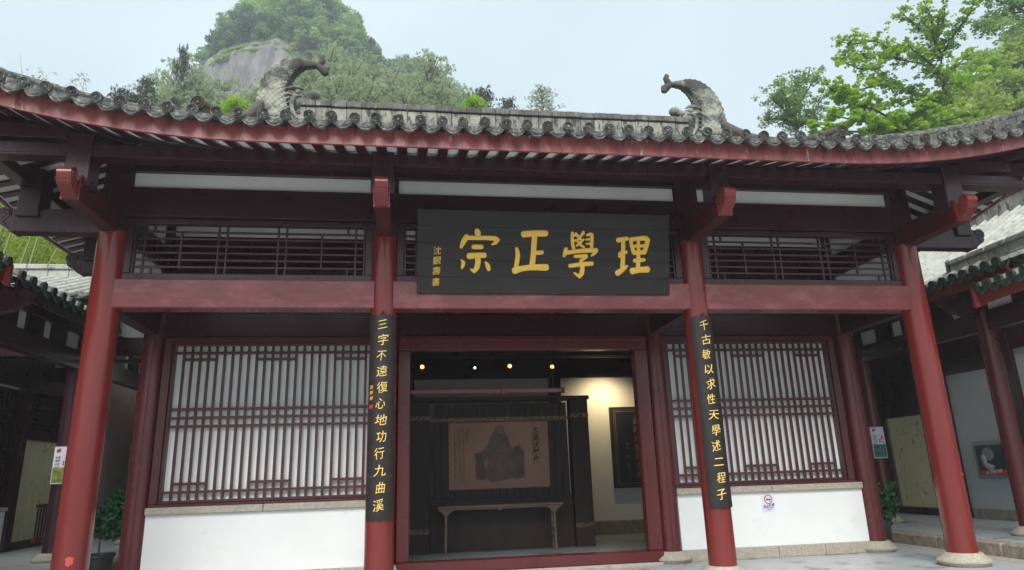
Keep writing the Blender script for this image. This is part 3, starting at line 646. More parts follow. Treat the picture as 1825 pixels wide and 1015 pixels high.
flat([(685, 200), (735, 200), (722, 260), (705, 280), (690, 250)], 'inkdark', 4.8255, 'painted_beard')
for pts_ in ([(640, 260), (600, 400), (560, 600), (570, 740)], [(700, 280), (690, 420), (640, 560), (620, 760)], [(760, 250), (800, 400), (790, 560), (760, 730)], [(600, 420), (680, 450), (780, 430)], [(820, 400), (860, 520), (840, 690)]):
    b = MB(); b.tube([(ip(*p_)[0], 4.827, ip(*p_)[1]) for p_ in pts_], .006, 4, sq=.3); b.out('robe_fold', 'inkdark', pic)
flat([(520, 500), (560, 490), (575, 540), (560, 600), (525, 590)], 'inkface', 4.827, 'painted_hand')
for k, ch in enumerate('太昊伏羲像'): char(pic, ch, 'ink', .155, (ip(1105, 0)[0], 4.832, ip(0, 175+k*88)[1]), ext=.001, off=.002)
for c, (px, py0, py1, n) in enumerate(((335, 155, 290, 6), (292, 155, 740, 19), (252, 160, 745, 19), (203, 250, 720, 16))):
    txt = ['伏羲易理始', '伏羲氏始画八卦造书契以代结绳之政', '仰则观象于天俯则观法于地观鸟兽之文', '——朱熹《周易本义图说》卷首（节录）'][c]
    for k, ch in enumerate(txt): char(pic, ch, 'inkdark', .058, (ip(px, 0)[0], 4.832, ip(0, py0+(py1-py0)*k/max(1, len(txt)-1))[1]), ext=.0006)
tb_ = thing('altar_table', 'narrow brown altar table with scrolled apron before the wooden screen', 'table', (-.15, 4.45, FZ))
box('tabletop', -1.34, 1.05, 4.25, 4.62, .645, .69, 'table', tb_, .012)
for x in (-1.17, .87):
    for y in (4.31, 4.56): bar('leg', (x-.012 if x < 0 else x+.012, y, FZ), (x, y, .643), .042, .042, 'table', tb_, .006, up=Vector((0, 1, 0)))
    bar('stretcher', (x, 4.33, .22), (x, 4.54, .22), .03, .04, 'table', tb_, .004); bar('stretcher', (x, 4.33, .08), (x, 4.54, .08), .03, .04, 'table', tb_, .004)
    ap = MB(); sg = 1
    for sg in (-1, 1):
        ap.prism([(x+sg*.022, .643), (x+sg*.15, .643), (x+sg*.14, .615), (x+sg*.11, .60), (x+sg*.08, .58), (x+sg*.07, .56), (x+sg*.05, .545), (x+sg*.022, .52)], lambda a, z: (a, 4.29, z), lambda a, z: (a, 4.31, z))
    ap.out('bracket', 'table', tb_)
box('apron', -1.17, .87, 4.293, 4.307, .612, .643, 'table', tb_, .003)
dk = lathe_obj('smoke_knob', [(.0, -.03), (.03, -.025), (.034, .0), (.02, .02)], (-.1, 4.79, .60), 'white', None, 14); dk.name = 'round_knob'
tag(dk, 'small round white knob on the dark panel under the altar table', 'knob')
# wall plaque deeper in the hall, lit
wp = thing('wall_plaque', 'dark blue plaque with thin copper border and characters on the lit white wall', 'plaque', (3.55, 6.98, .8))
box('board', 2.86, 4.25, 6.95, 7.03, .84, 2.70, 'screen', wp, .006)
cu = M['copper'] = mat('copper_paint', (.42, .20, .12), None, .45, metal=.3)
for (x0, x1, z0, z1) in ((2.98, 4.13, 2.585, 2.595), (2.98, 4.13, .945, .955), (2.98, 2.99, .955, 2.585), (4.12, 4.13, .955, 2.585), (2.94, 4.17, 2.625, 2.631), (2.94, 4.17, .909, .915), (2.94, 2.946, .915, 2.625)): box('border', x0, x1, 6.944, 6.949, z0, z1, 'copper', wp, 0)
for k, ch in enumerate('此时六如纪言纪'): char(wp, ch, 'copper', .19, (3.50, 6.945, 2.36-k*.205), ext=.002)
for k, ch in enumerate('——朱子《易二首之二》'): char(wp, ch if ch != '—' else '｜', 'copper', .075, (3.24, 6.945, 2.02-k*.095), ext=.001)
# track spots
trk = thing('lighting_track', 'thin black lighting track high inside the doorway', 'lighting track', (0, 5.0, 3.58))
box('rail', -2.2, 3.4, 4.985, 5.015, 3.57, 3.60, 'metal', trk, .003)
SP = [(-1.61, 3.40, 'warm', 'leftmost'), (-.53, 3.37, 'white', 'dim white'), (.20, 3.40, 'warm', 'middle'), (1.10, 3.38, 'warm', 'rightmost warm')]
for x, z, kind, w_ in SP:
    s_ = thing('spotlight', {'leftmost': 'glowing warm track spotlight nearest the left door post', 'dim white': 'small dim white spotlight between two glowing warm ones', 'middle': 'brightest warm track spotlight in the middle of the doorway', 'rightmost warm': 'glowing warm spotlight nearest the lit white wall'}[w_], 'spotlight', (x, 5.0, z), 'spotlights on the track inside the doorway')
    b = MB(); b.lathe([(.026, .10), (.036, .06), (.040, .0)], 16, (x, 4.97, z), 'y'); b.out('housing', 'metal', s_, 40)
    box('stem', x-.008, x+.008, 4.992, 5.008, z+.03, 3.57, 'metal', s_, 0)
    b = MB(); rl_ = .042 if kind == 'warm' else .024; b.lathe([(rl_, .004), (rl_*.7, -.006), (.002, -.01)], 16, (x, 4.967, z), 'y'); b.out('lens', 'lamp'+kind, s_, 60)
    if kind == 'warm': b = MB(); b.lathe([(.018, .0), (.012, -.008), (.002, -.01)], 14, (x, 4.955, z), 'y'); b.out('bulb', 'lampcore', s_, 60)
sl = bpy.data.lights.new('spot_on_plaque_wall', 'SPOT'); sl.energy = 24; sl.color = (1, .78, .42); sl.spot_size = R(140); sl.spot_blend = 1; sl.shadow_soft_size = .04
so = bpy.data.objects.new('spot_on_plaque_wall', sl); COL.objects.link(so); so.location = (2.75, 6.30, 3.25); so.rotation_euler = Vector((0.05, -.75, .75)).to_track_quat('Z', 'Y').to_euler()
# ------------------------------------------------------------------ name board
pl = thing('name_board', 'long black name board with four large gold characters over the doorway', 'name board', (0, -.3, 3.59))
pa, pb = Vector((0, -.165, 3.588)), Vector((0, -.42, 4.688)); PW = 1.765
pup = (pb-pa); PH = pup.length; pup = pup.normalized(); pn = Vector((1, 0, 0)).cross(pup).normalized()
if pn.y > 0: pn = -pn
def PP(u, v, d=0): return pa+Vector((1, 0, 0))*u+pup*v+pn*d
prot = Matrix(((1, pup.x, pn.x), (0, pup.y, pn.y), (0, pup.z, pn.z))).to_euler()
for k in range(5):
    v0, v1 = PH*k/5, PH*(k+1)/5-.0012
    hexa('board_plank', [PP(-PW, v0, -.05), PP(PW, v0, -.05), PP(PW, v0, 0), PP(-PW, v0, 0), PP(-PW, v1, -.05), PP(PW, v1, -.05), PP(PW, v1, 0), PP(-PW, v1, 0)], 'black', pl, .0015)
def bil(px, py):
    tl, tr, br, bl = (80, 45), (1733, 80), (1710, 597), (78, 595)
    u = (px-79)/1643; v = .5
    for _ in range(6):
        top = tl[1]+(tr[1]-tl[1])*u; bot = bl[1]+(br[1]-bl[1])*u; v = (bot-py)/(bot-top); l = bl[0]+(tl[0]-bl[0])*v; r_ = br[0]+(tr[0]-br[0])*v; u = (px-l)/(r_-l)
    # horizontal foreshortening of the board in the view (left end is nearer)
    return (-PW+2*PW*u, v*PH)
STROKES = {
 '宗': [[(452, 183, 12), (458, 200, 17), (460, 225, 12)], [(388, 218, 10), (375, 245, 15), (362, 270, 13), (352, 298, 7)], [(385, 232, 12), (450, 233, 12), (520, 233, 12), (572, 238, 14), (588, 250, 10)], [(585, 243, 10), (572, 262, 11), (548, 276, 5)],
        [(428, 292, 12), (455, 292, 13), (484, 292, 12)], [(402, 352, 17), (450, 348, 15), (500, 346, 15)], [(456, 350, 15), (458, 390, 15), (450, 425, 15), (434, 455, 9)], [(412, 438, 5), (432, 450, 11)], [(352, 378, 5), (366, 395, 11), (360, 420, 10), (356, 435, 4)], [(505, 392, 6), (518, 412, 13), (526, 440, 11)]],
 '正': [[(752, 208, 18), (820, 203, 17), (898, 202, 17)], [(824, 215, 15), (818, 280, 15), (812, 350, 15), (802, 418, 16)], [(822, 328, 12), (850, 328, 12), (870, 326, 12)], [(706, 300, 9), (712, 340, 13), (708, 380, 13), (700, 420, 12)], [(690, 446, 19), (740, 432, 15), (810, 424, 16), (895, 424, 19)]],
 '學': [[(1072, 196, 8), (1070, 230, 9), (1072, 275, 10), (1078, 300, 9)], [(1078, 215, 8), (1096, 212, 8)], [(1080, 250, 7), (1096, 246, 7)], [(1094, 200, 7), (1112, 225, 9), (1128, 245, 7)], [(1146, 192, 9), (1130, 216, 8), (1100, 250, 7)], [(1098, 282, 7), (1122, 262, 8), (1145, 240, 7)], [(1106, 256, 7), (1124, 276, 8), (1146, 292, 7)], [(1168, 212, 8), (1198, 208, 11), (1200, 240, 10), (1196, 290, 10)], [(1162, 242, 6), (1186, 240, 7)], [(1164, 270, 6), (1186, 268, 7)], [(1142, 195, 9), (1148, 205, 6)],
        [(1026, 302, 11), (1022, 325, 14), (1012, 350, 9)], [(1028, 328, 12), (1100, 318, 12), (1170, 312, 13), (1228, 312, 14)], [(1228, 312, 12), (1212, 332, 10), (1192, 348, 5)], [(1082, 352, 9), (1120, 350, 11), (1160, 348, 11)], [(1160, 352, 10), (1140, 368, 9), (1122, 380, 9)], [(1120, 378, 10), (1130, 420, 13), (1125, 460, 15), (1108, 486, 10)], [(1075, 458, 5), (1098, 476, 10)], [(1048, 414, 12), (1120, 404, 13), (1195, 398, 13)]],
 '理': [[(1375, 245, 14), (1405, 238, 12), (1440, 234, 11)], [(1410, 245, 12), (1408, 300, 12), (1404, 360, 13), (1398, 420, 13)], [(1382, 334, 11), (1405, 328, 12), (1428, 322, 10)], [(1362, 460, 16), (1395, 438, 14), (1430, 412, 7)], [(1378, 350, 8), (1392, 350, 9)],
        [(1462, 242, 11), (1466, 280, 10), (1478, 325, 12)], [(1462, 240, 12), (1510, 234, 12), (1560, 232, 15), (1582, 245, 12)], [(1578, 245, 13), (1566, 280, 14), (1552, 320, 13)], [(1512, 240, 10), (1511, 290, 10), (1508, 350, 12), (1502, 430, 13)], [(1470, 284, 9), (1520, 282, 9), (1560, 280, 9)], [(1478, 326, 13), (1515, 324, 13), (1552, 322, 14)], [(1480, 378, 12), (1510, 376, 12), (1546, 372, 11)], [(1462, 446, 19), (1510, 438, 16), (1566, 434, 19)]]}
def stroke_char(name, strokes, parent):
    b = MB(); li = 0
    for st in strokes:
        pts = [Vector(bil(p[0], p[1])) for p in st]; ws = [p[2]*2*PW/1643*1.2 for p in st]
        P2 = []; W2 = []
        for i in range(len(pts)-1):
            a = pts[max(i-1, 0)]; b_ = pts[i]; c = pts[i+1]; d = pts[min(i+2, len(pts)-1)]
            for k in range(4):
                t = k/4; P2.append(.5*(2*b_+(c-a)*t+(2*a-5*b_+4*c-d)*t*t+(3*b_-a-3*c+d)*t**3)); W2.append(ws[i]+(ws[i+1]-ws[i])*t)
        P2.append(pts[-1]); W2.append(ws[-1]); n = len(P2)
        left = []; right = []
        for i in range(n):
            t = (P2[min(i+1, n-1)]-P2[max(i-1, 0)]).normalized(); nn = Vector((-t.y, t.x)); left.append(P2[i]+nn*W2[i]); right.append(P2[i]-nn*W2[i])
        t0 = (P2[0]-P2[1]).normalized(); t1 = (P2[-1]-P2[-2]).normalized()
        def capp(c, w, t, k): 
            nn = Vector((-t.y, t.x)); return [c+(nn*math.cos(a)+t*math.sin(a)*.8)*w for a in (math.pi*q_/k for q_ in range(1, k))]
        ring = left+[c for c in capp(P2[-1], W2[-1], t1, 5)]+right[::-1]+capp(P2[0], W2[0], t0, 5)
        cen = [P2[min(max(i, 0), n-1)] for i in range(n)]
        m_ = len(ring); h = .011+li*.0005; li += 1
        # bevelled cushion: outer ring on the board, inner ring raised
        cidx = list(range(n))+[n-1]*4+list(range(n-1, -1, -1))+[0]*4
        vs = [PP(p.x, p.y, .0005) for p in ring]+[PP(*(p+(P2[cidx[i]]-p)*.06), h*.6) for i, p in enumerate(ring)]+[PP(*(p+(P2[cidx[i]]-p)*.30), h) for i, p in enumerate(ring)]
        fs = []
        for lv in range(2):
            for i in range(m_): fs.append((lv*m_+i, lv*m_+(i+1) % m_, (lv+1)*m_+(i+1) % m_, (lv+1)*m_+i))
        # cap: left/right quads
        o2 = 2*m_
        for i in range(n-1): fs.append((o2+i, o2+i+1, o2+(n+4+(n-1)-(i+1)), o2+(n+4+(n-1)-i)))
        fs.append(tuple(o2+k for k in range(n-1, n+5))); fs.append(tuple([o2+0]+[o2+k for k in range(m_-1, m_-6, -1)]))
        b.add(vs, fs)
    o = b.out(name, 'gold', parent, 35, fixn=True); return o
for ch, st in STROKES.items(): stroke_char('gold_character', st, pl)
for k, ch in enumerate('沈覲壽書'):
    u, v = bil([203, 201, 198, 194][k], [322, 386, 454, 526][k]); inst('gold_signature', text_me(ch, 'gold', .115, 0, .003), pl, PP(u, v, .004), prot)
# couplet boards -----------------------------------------------------------------
def couplet(x, txt, label, top=3.285, bot=.735, sig=None):
    c = thing('couplet_board', label, 'couplet board', (x, -.2, bot), 'curved black couplet boards on the front columns')
    b = MB(); r_ = .205; n = 14; t = .022
    A = [math.radians(-90-52+104*k/n) for k in range(n+1)]
    vs = []
    for z in (bot, top):
        for a in A: vs.append((x+r_*math.cos(a), r_*math.sin(a), z))
        for a in reversed(A): vs.append((x+(r_-t)*math.cos(a), (r_-t)*math.sin(a), z))
    m_ = 2*(n+1); fs = [(i, (i+1) % m_, m_+(i+1) % m_, m_+i) for i in range(m_)]
    fs += [(i, m_-1-i, m_-2-i, i+1) for i in range(n)]+[(m_+i, m_+i+1, 2*m_-2-i, 2*m_-1-i) for i in range(n)]
    b.add(vs, fs); b.out('board', 'black', c, 35)
    ln = top-bot
    for k, ch in enumerate(txt):
        z = top-.14-(ln-.30)*k/(len(txt)-1); j = .012*math.sin(k*2.1)
        o = inst('gold_character', text_me(ch, 'goldpale', .150, -.0014, .004, .0008), c, (x+j, -.2085, z), (R(90), R(-4)*math.sin(k*1.7+1)*1.3, 0), (.93+.1*math.sin(k*2.3), 1, 1))
    b = MB(); b.tube([(x, -.2, top+.05), (x-.03, -.2, top+.015), (x+.03, -.2, top+.015), (x, -.2, top+.05)], .006, 6); b.tube([(x-.035, -.205, top), (x, -.21, top+.02), (x+.035, -.205, top)], .006, 6); b.out('hook', 'metal', c)
    b = MB(); b.tube([(x, -.2, bot+.01), (x, -.2, bot-.02)], .008, 6); b.out('bottom_pin', 'metal', c)
    if sig:
        for k, ch in enumerate(sig): a = R(-90-38); inst('gold_signature', text_me(ch, 'gold', .05, .001, .002), c, (x+.207*math.cos(a), .207*math.sin(a), 2.34-k*.07), (R(90), 0, R(-38)))
        a = R(-90-38); inst('red_seal', text_me('印', 'signred', .05, .004, .002), c, (x+.207*math.cos(a), .207*math.sin(a), 2.09), (R(90), 0, R(-38)))
    return c
couplet(-AX, '三字不遠復心地功行九曲溪', 'curved black board with gold characters and red seal on the column left of the door', sig='沈耀初')
couplet(AX, '千古敏以求性天學述二程子', 'curved black board with gold characters on the column right of the door', top=3.27, bot=.715)
# no smoking sign
ns = thing('no_smoking_sign', 'small white no smoking sign with red ring on the white wall', 'sign', (3.87, 1.765, .52))
box('sheet', 3.755, 3.985, 1.764, 1.768, .515, .80, 'sign', ns, 0)
b = MB(); N = 32
ringp = lambda r_: [(3.87+r_*math.cos(2*math.pi*k/N), .705+r_*math.sin(2*math.pi*k/N)) for k in range(N)]
o1, o2_ = ringp(.072), ringp(.058)
b.add([(p[0], 1.7615, p[1]) for p in o1]+[(p[0], 1.7615, p[1]) for p in o2_], [(k, (k+1) % N, N+(k+1) % N, N+k) for k in range(N)])
b.out('prohibition_ring', 'signred', ns)
bar('prohibition_bar', (3.825, 1.7605, .75), (3.915, 1.7605, .66), .002, .012, 'signred', ns, up=Vector((0, 1, 0)))
box('cigarette', 3.822, 3.918, 1.7622, 1.763, .690, .708, 'signblue', ns, 0)
b = MB(); b.tube([(3.9, 1.762, .712), (3.905, 1.762, .73), (3.89, 1.762, .74)], .004, 5); b.out('smoke', 'signblue', ns)
char(ns, '禁止吸烟', 'signblue', .048, (3.87, 1.762, .605), ext=.0006, off=.0012); char(ns, 'NO SMOKING', 'signblue', .026, (3.87, 1.762, .575), ext=.0006); char(ns, '违者必究', 'signblue', .022, (3.87, 1.762, .545), ext=.0006)
# fire-paint smears on columns
def smear(x, a, z, w, h, seed):
    r_ = .1925; rn = random.Random(seed); b = MB(); n = 16; c = R(a); pts = []
    for k in range(n):
        t = 2*math.pi*k/n; q_ = rn.uniform(.75, 1.15); aa = c+w/r_*math.cos(t)*q_; pts.append((x+r_*math.cos(aa)*1.003, r_*math.sin(aa)*1.003, z+h*math.sin(t)*q_))
    ctr = (x+r_*1.004*math.cos(c), r_*1.004*math.sin(c), z); b.add([ctr]+pts, [(0, 1+k, 1+(k+1) % n) for k in range(n)]); b.out('paint_smear', 'smear', hall)
M['smear'] = mat('orange_red_touch_up_paint', (.55, .07, .05), None, .45)
smear(-BX, -72, .43, .045, .055, 1)
smear(BX, -52, 1.02, .02, .02, 2); smear(BX, -67, 1.03, .012, .02, 3)
# ------------------------------------------------------------------ galleries at both sides
GZ = .02
def gallery(s):
    lab = 'low tiled side gallery with dark red columns to the right of the hall' if s > 0 else 'shaded tiled side gallery with dark red columns to the left of the hall'
    g = thing('side_gallery', lab, 'gallery', (s*9, 3, FZ))
    box('gallery_floor', s*7.02, s*11.5, -9, 12, FZ-.1, GZ-.002, 'floor', g, 0)
    for k in range(14):
        y0 = -6+k*1.3; box('kerb_stone', s*6.75, s*7.02, y0+.006, y0+1.294, FZ-.1, GZ+.004*math.sin(k*3), 'kerb', g, .018)
    xc = s*8.0
    for y in (-2.2, 1.23, 4.64, 8.05):
        column(xc, y, .145, 3.75, parent=g, zb=GZ+.145, br=.85, m='wine' if s > 0 else 'shaded_red')
        box('column_head', xc-.12, xc+.12, y-.12, y+.12, 3.7, 4.5, 'shaded_red', g)
        # carved nose under the eave
        b = MB(); b.prism([(0, 3.62), (.35, 3.60), (.62, 3.68), (.80, 3.80), (.84, 3.93), (.7, 3.98), (.62, 3.9), (.5, 3.99), (.3, 3.92), (0, 4.0)], lambda a, z: (xc-s*a, y-.07, z), lambda a, z: (xc-s*a, y+.07, z)); b.out('carved_bracket', 'shaded_red', g)
        if y < 8:
            box('gallery_beam', xc-.09, xc+.09, y+.13, y+3.28, 3.35, 3.68, 'shaded_red', g)
            box('plaster_panel', xc-.015, xc+.015, y+.13, y+3.28, 3.685, 3.98, 'white', g, 0)
            box('gallery_beam', xc-.09, xc+.09, y+.13, y+3.28, 3.985, 4.25, 'shaded_red', g)
            for q_ in (.9, 1.7, 2.5): box('short_post', xc-.07, xc+.07, y+q_-.25, y+q_+.25, 3.69, 3.98, 'shaded_red', g)
        box('cross_beam', *sorted((xc+s*.13, s*10.0)), y-.09, y+.09, 3.60, 3.93, 'shaded_red', g)
        if y > 4: box('plaster_panel', *sorted((xc+s*.13, s*10.0)), y-.015, y+.015, 3.935, 4.9, 'white', g, 0)
    # link beams to the hall
    box('link_beam', *sorted((s*5.75, s*7.86)), 4.54, 4.74, 3.62, 3.94, 'shaded_red', g)
    box('link_beam', *sorted((s*5.75, s*7.86)), 4.56, 4.72, 3.48, 3.53, 'shaded_red', g)
    box('plaster_panel', *sorted((s*5.75, s*6.55)), 4.60, 4.66, 3.945, 4.55, 'white', g, 0)
    box('plaster_panel', *sorted((s*6.85, s*7.86)), 4.60, 4.66, 3.945, 4.55, 'white', g, 0)
    box('short_post', *sorted((s*6.56, s*6.84)), 4.56, 4.72, 3.945, 4.6, 'shaded_red', g)
    # back wall, posts and bays
    X = s*10.1
    def bx(n, y0, y1, z0, z1, m, t=.04, bev=0, par_=None): return box(n, *sorted((X-s*t, X+s*.06)), y0, y1, z0, z1, m, par_ or g, bev)
    for y in (-2.2, 1.0, 3.02, 4.9, 7.15, 9.3): bx('wall_post', y-.13, y+.13, GZ, 4.3, 'shaded_red', .12, .008)
    bx('wall_beam', -3, 10.5, 3.32, 4.5, 'shaded_red', .10)
    bx('wall_base', -3, 4.7, GZ, GZ+.2, 'kerb', .08, .01)
    bx('wall_panel', -3, 2.9, .22, 3.32, 'shaded_plaster', .02); bx('wall_panel', 3.15, 4.77, .22, 3.05, 'shaded_plaster', .02); bx('wall_panel', 3.15, 4.77, 3.05, 3.32, 'shaded_red', .03)
    # bay with frosted glass, lattice transom over it
    ya, yb, yc, yd = (5.03, 7.02, 7.3, 9.15) if s > 0 else (7.3, 9.15, 5.03, 7.02)
    fr_ = bx('glazed_bay', ya, yb, 2.28, 2.5, 'shaded_red', .07, .006)
    bx('sill', ya, yb, GZ, GZ+.16, 'shaded_red', .07, .006, fr_); bx('frosted_pane', ya+.09, yb-.09, GZ+.165, 2.275, 'frost', .02, 0, fr_)
    for k in range(7): bx('lattice_bar', ya, yb, 2.56+k*.105, 2.58+k*.105, 'shaded_red', .05, 0, fr_)
    for k in (.35, .5, 1.35, 1.5): bx('lattice_bar', ya+k, ya+k+.02, 2.5, 3.3, 'shaded_red', .055, 0, fr_)
    bx('dark_backing', ya, yb, 2.5, 3.32, 'black', .01, 0, fr_)
    f2 = bx('lattice_door', yc, yd, .9, 1.0, 'shaded_red', .07, .004); bx('dark_backing', yc, yd, GZ, 3.3, 'wood', .0, 0, f2)
    nb = 14
    for k in range(nb): q_ = yc+.03+k*(yd-yc-.05)/(nb-1); bx('lattice_bar', q_-.01, q_+.01, 1.0, 3.2, 'shaded_red', .05, 0, f2)
    for zz in (1.2, 1.35, 1.9, 2.05, 2.6, 2.75, 3.1): bx('lattice_bar', yc, yd, zz, zz+.02, 'shaded_red', .055, 0, f2)
    if s < 0:
        bx('dado_wall', yc, yd, GZ+.12, .82, 'white', .05); bx('sill_stone', yc, yd, .822, .90, 'granite', .10, .01); bx('base_stone', yc, yd, GZ, GZ+.118, 'granite', .07, .01)
        rl2 = box('low_railing', -9.62, -9.56, ya, yb, .86, .93, 'wine', g, .006); box('rail', -9.62, -9.56, ya, yb, .16, .26, 'wine', rl2, .006)
        for k in range(16): q_ = ya+.06+k*(yb-ya-.12)/15; box('baluster', -9.605, -9.575, q_-.012, q_+.012, .261, .859, 'shaded_red', rl2, 0)
    # end wall far back
    box('end_wall', *sorted((s*5.8, s*11.5)), 10.4, 10.6, FZ, 4.6, 'wood', g, 0)
    # ---- far roof section rising away from the court
    old = 'tile_old' if s > 0 else 'tile_old'
    Y0, Y1, XE, ZE, XR, ZR = (.95, 10.2, 7.3, 4.15, 11.0, 6.40) if s > 0 else (1.1, 4.6, 7.3, 4.15, 8.25, 4.62)
    def rz(x): t = (x-XE)/(XR-XE); return ZE+(ZR-ZE)*(.86*t+.14*t*t)
    rf = MB(); xs_ = np.linspace(XE, XR, 8)
    rf.add([(s*x, y, rz(x)-.05) for x in xs_ for y in (Y0, Y1)], [(2*i, 2*i+1, 2*i+3, 2*i+2) for i in range(7)]); roof_ = rf.out('gallery_roof', 'tile_dark', g, fixn=False)
    sf = MB(); sf.add([(s*x, y, rz(x)-.10) for x in xs_ for y in (Y0, Y1)], [(2*i, 2*i+2, 2*i+3, 2*i+1) for i in range(7)]); sf.out('gallery_soffit', 'wood', g, fixn=False)
    rw = MB(); ny = int((Y1-Y0)/.30)
    for k in range(ny+1):
        y = Y0+k*.30; barrel(rw, [Vector((s*x, y+rnd.uniform(-.004, .004), rz(x)-.0)) for x in np.linspace(XE, XR, 15)], .070, 7, (1.015, .985))
        if k % 1 == 0:
            inst('eave_disc', DISCD, roof_, (s*(XE-.02), y, rz(XE)), (R(6), 0, R(-90)*s), (1.15, 1, 1.15)); inst('drip_tile', DRIPD, roof_, (s*(XE-.0), y+.15, rz(XE)-.05), (R(-6), 0, R(-90)*s), (1.2, 1, 1))
    stuff(rw.out('tile_rows', old, roof_, 50, fixn=False))
    for k in range(int((Y1-Y0)/.42) if s > 0 else 0):
        y = Y0+k*.42; box('ridge_stone', s*(XR-.12), s*(XR+.12), y, y+.41, ZR-.1, ZR+.26, 'ridge', roof_, .01); box('ridge_cap', s*(XR-.16), s*(XR+.16), y, y+.41, ZR+.265, ZR+.36, 'ridge_cap', roof_, .012)
    box('gallery_fascia', s*(XE+.03), s*(XE+.07), Y0, Y1, ZE-.28, ZE-.06, 'shaded_red', g, .004)
    # ---- stepped near sections with their own ridges
    secs = ((-.15, 1.62, 7.25, 4.20, 4.44), (-5.2, .35, 7.10, 3.88, 4.20)) if s > 0 else ((-5.2, .72, 7.28, 4.22, 4.60),)
    for (a, b_, xe, ze, zr) in secs:
        t_ = MB(); t_.add([(s*xe, a, ze-.05), (s*xe, b_, ze-.05), (s*8.0, a, zr), (s*8.0, b_, zr), (s*8.9, a, ze-.05), (s*8.9, b_, ze-.05)], [(0, 1, 3, 2), (2, 3, 5, 4)]); nr = t_.out('gallery_roof', 'tile_dark', g, fixn=False)
        rw = MB()
        k = 0
        while a+k*.23 <= b_:
            y = b_-k*.23-.03; barrel(rw, [Vector((s*(xe+(8-xe)*q_/4), y, ze+(zr-ze)*q_/4-.01)) for q_ in range(5)], .07, 6)
            inst('eave_disc', DISCD, nr, (s*(xe-.02), y, ze), (R(6), 0, R(-90)*s), (1.2, 1, 1.2)); inst('drip_tile', DRIPD, nr, (s*xe, y-.115, ze-.05), (R(-6), 0, R(-90)*s)); k += 1
        stuff(rw.out('tile_rows', 'tile_old', nr, 50, fixn=False))
        k = 0
        while a+k*.42 < b_:
            y = b_-k*.42; box('ridge_stone', s*7.90, s*8.10, y-.41, y, zr-.02, zr+.20, 'tile_old', nr, .01); box('ridge_cap', s*7.87, s*8.13, y-.41, y, zr+.205, zr+.30, 'tile_old', nr, .02); k += 1
        box('ridge_end', s*7.86, s*8.14, b_+.002, b_+.10, zr-.15, zr+.33, 'tile_dark', nr, .05)
        box('gallery_fascia', s*(xe+.03), s*(xe+.07), a, b_, ze-.27, ze-.06, 'red', g, .004)
        # scalloped red bargeboard at the stepped end
        bb = MB(); n = 7; pl_ = [(s*xe-s*.05, ze-.02), (s*8.0, zr+.0)]
        low = []
        for q_ in range(n*4+1):
            t = q_/(n*4); low.append((s*(8.0-(8.0-xe+.05)*t), zr+(ze-.02-zr)*t-.30-.035*abs(math.sin(t*n*math.pi))))
        bb.prism(pl_+low, lambda p, z: (p, b_+.04, z), lambda p, z: (p, b_-.01, z)); bb.out('bargeboard', 'carved', nr, 30)
    return g
gR = gallery(1); gL = gallery(-1)
# cross roof behind the left gallery, ridge running left to right
cr = thing('link_roof', 'pale weathered tile roof with a plain ridge behind the left gallery', 'roof', (-8.3, 5.5, 4.6))
rw = MB(); t_ = MB(); zz0, zz1, yy0, yy1 = 4.55, 5.66, 3.7, 6.5
t_.add([(-11, yy0, zz0-.06), (-5.9, yy0, zz0-.06), (-5.9, yy1, zz1-.06), (-11, yy1, zz1-.06), (-11, 9, zz0), (-5.9, 9, zz0)], [(0, 1, 2, 3), (3, 2, 5, 4)]); t_.out('roof_bed', 'tile_dark', cr, fixn=False)
for k in range(19): x = -10.9+k*.27; barrel(rw, [Vector((x, yy0+(yy1-yy0)*q_/10, zz0+(zz1-zz0)*q_/10)) for q_ in range(11)], .07, 7, (1.02, .98))
stuff(rw.out('tile_rows', 'tile_old', cr, 50, fixn=False))
for k in range(12): x = -10.9+k*.42; box('ridge_stone', x, x+.41, yy1-.1, yy1+.1, zz1-.1, zz1+.16, 'tile_old', cr, .01); box('ridge_cap', x, x+.41, yy1-.14, yy1+.14, zz1+.165, zz1+.28, 'tile_old', cr, .015)
# posters on the gallery columns
def poster(x, y, s, label, picm, z0=1.30, z1=1.96):
    p = thing('hanging_poster', label, 'poster', (x, y, z0))
    fx = x-s*.18; w = .36; ang = 0
    def bx(n, a0, a1, z0_, z1_, d, m): return box(n, a0, a1, y-.2-d, y-.2-d+.004, z0_, z1_, m, p, 0)
    box('frame', x-.165, x+.165, y-.20, y-.175, z0, z1, 'steel', p, .004); bx('sheet', x-.15, x+.15, z0+.015, z1-.015, .005, 'sign'); bx('picture', x-.14, x+.14, z0+.03, z0+.29, .010, picm)
    char(p, '印', 'signred', .07, (x-.08, y-.212, z1-.085), ext=.001, off=.004)
    for k, t in enumerate(('书香', '茶韵', '山水', '人文')): char(p, t, 'ink', .042, (x-.08, y-.212, z1-.20-k*.055), ext=.0008)
    b = MB(); rn = random.Random(5)
    for k in range(9): b.ell((x+.07+rn.uniform(-.05, .04), y-.211, z1-.27+rn.uniform(-.08, .08)), (.018, .002, .018), 7, 4)
    b.out('red_blossoms', 'signred', p)
poster(-7.93, 4.64, -1, 'white poster with red blossoms and a yellow landscape on the left gallery column', 'posterpic')
poster(7.92, 4.64, 1, 'white poster with red blossoms and a teal picture on the right gallery column', 'posterteal')
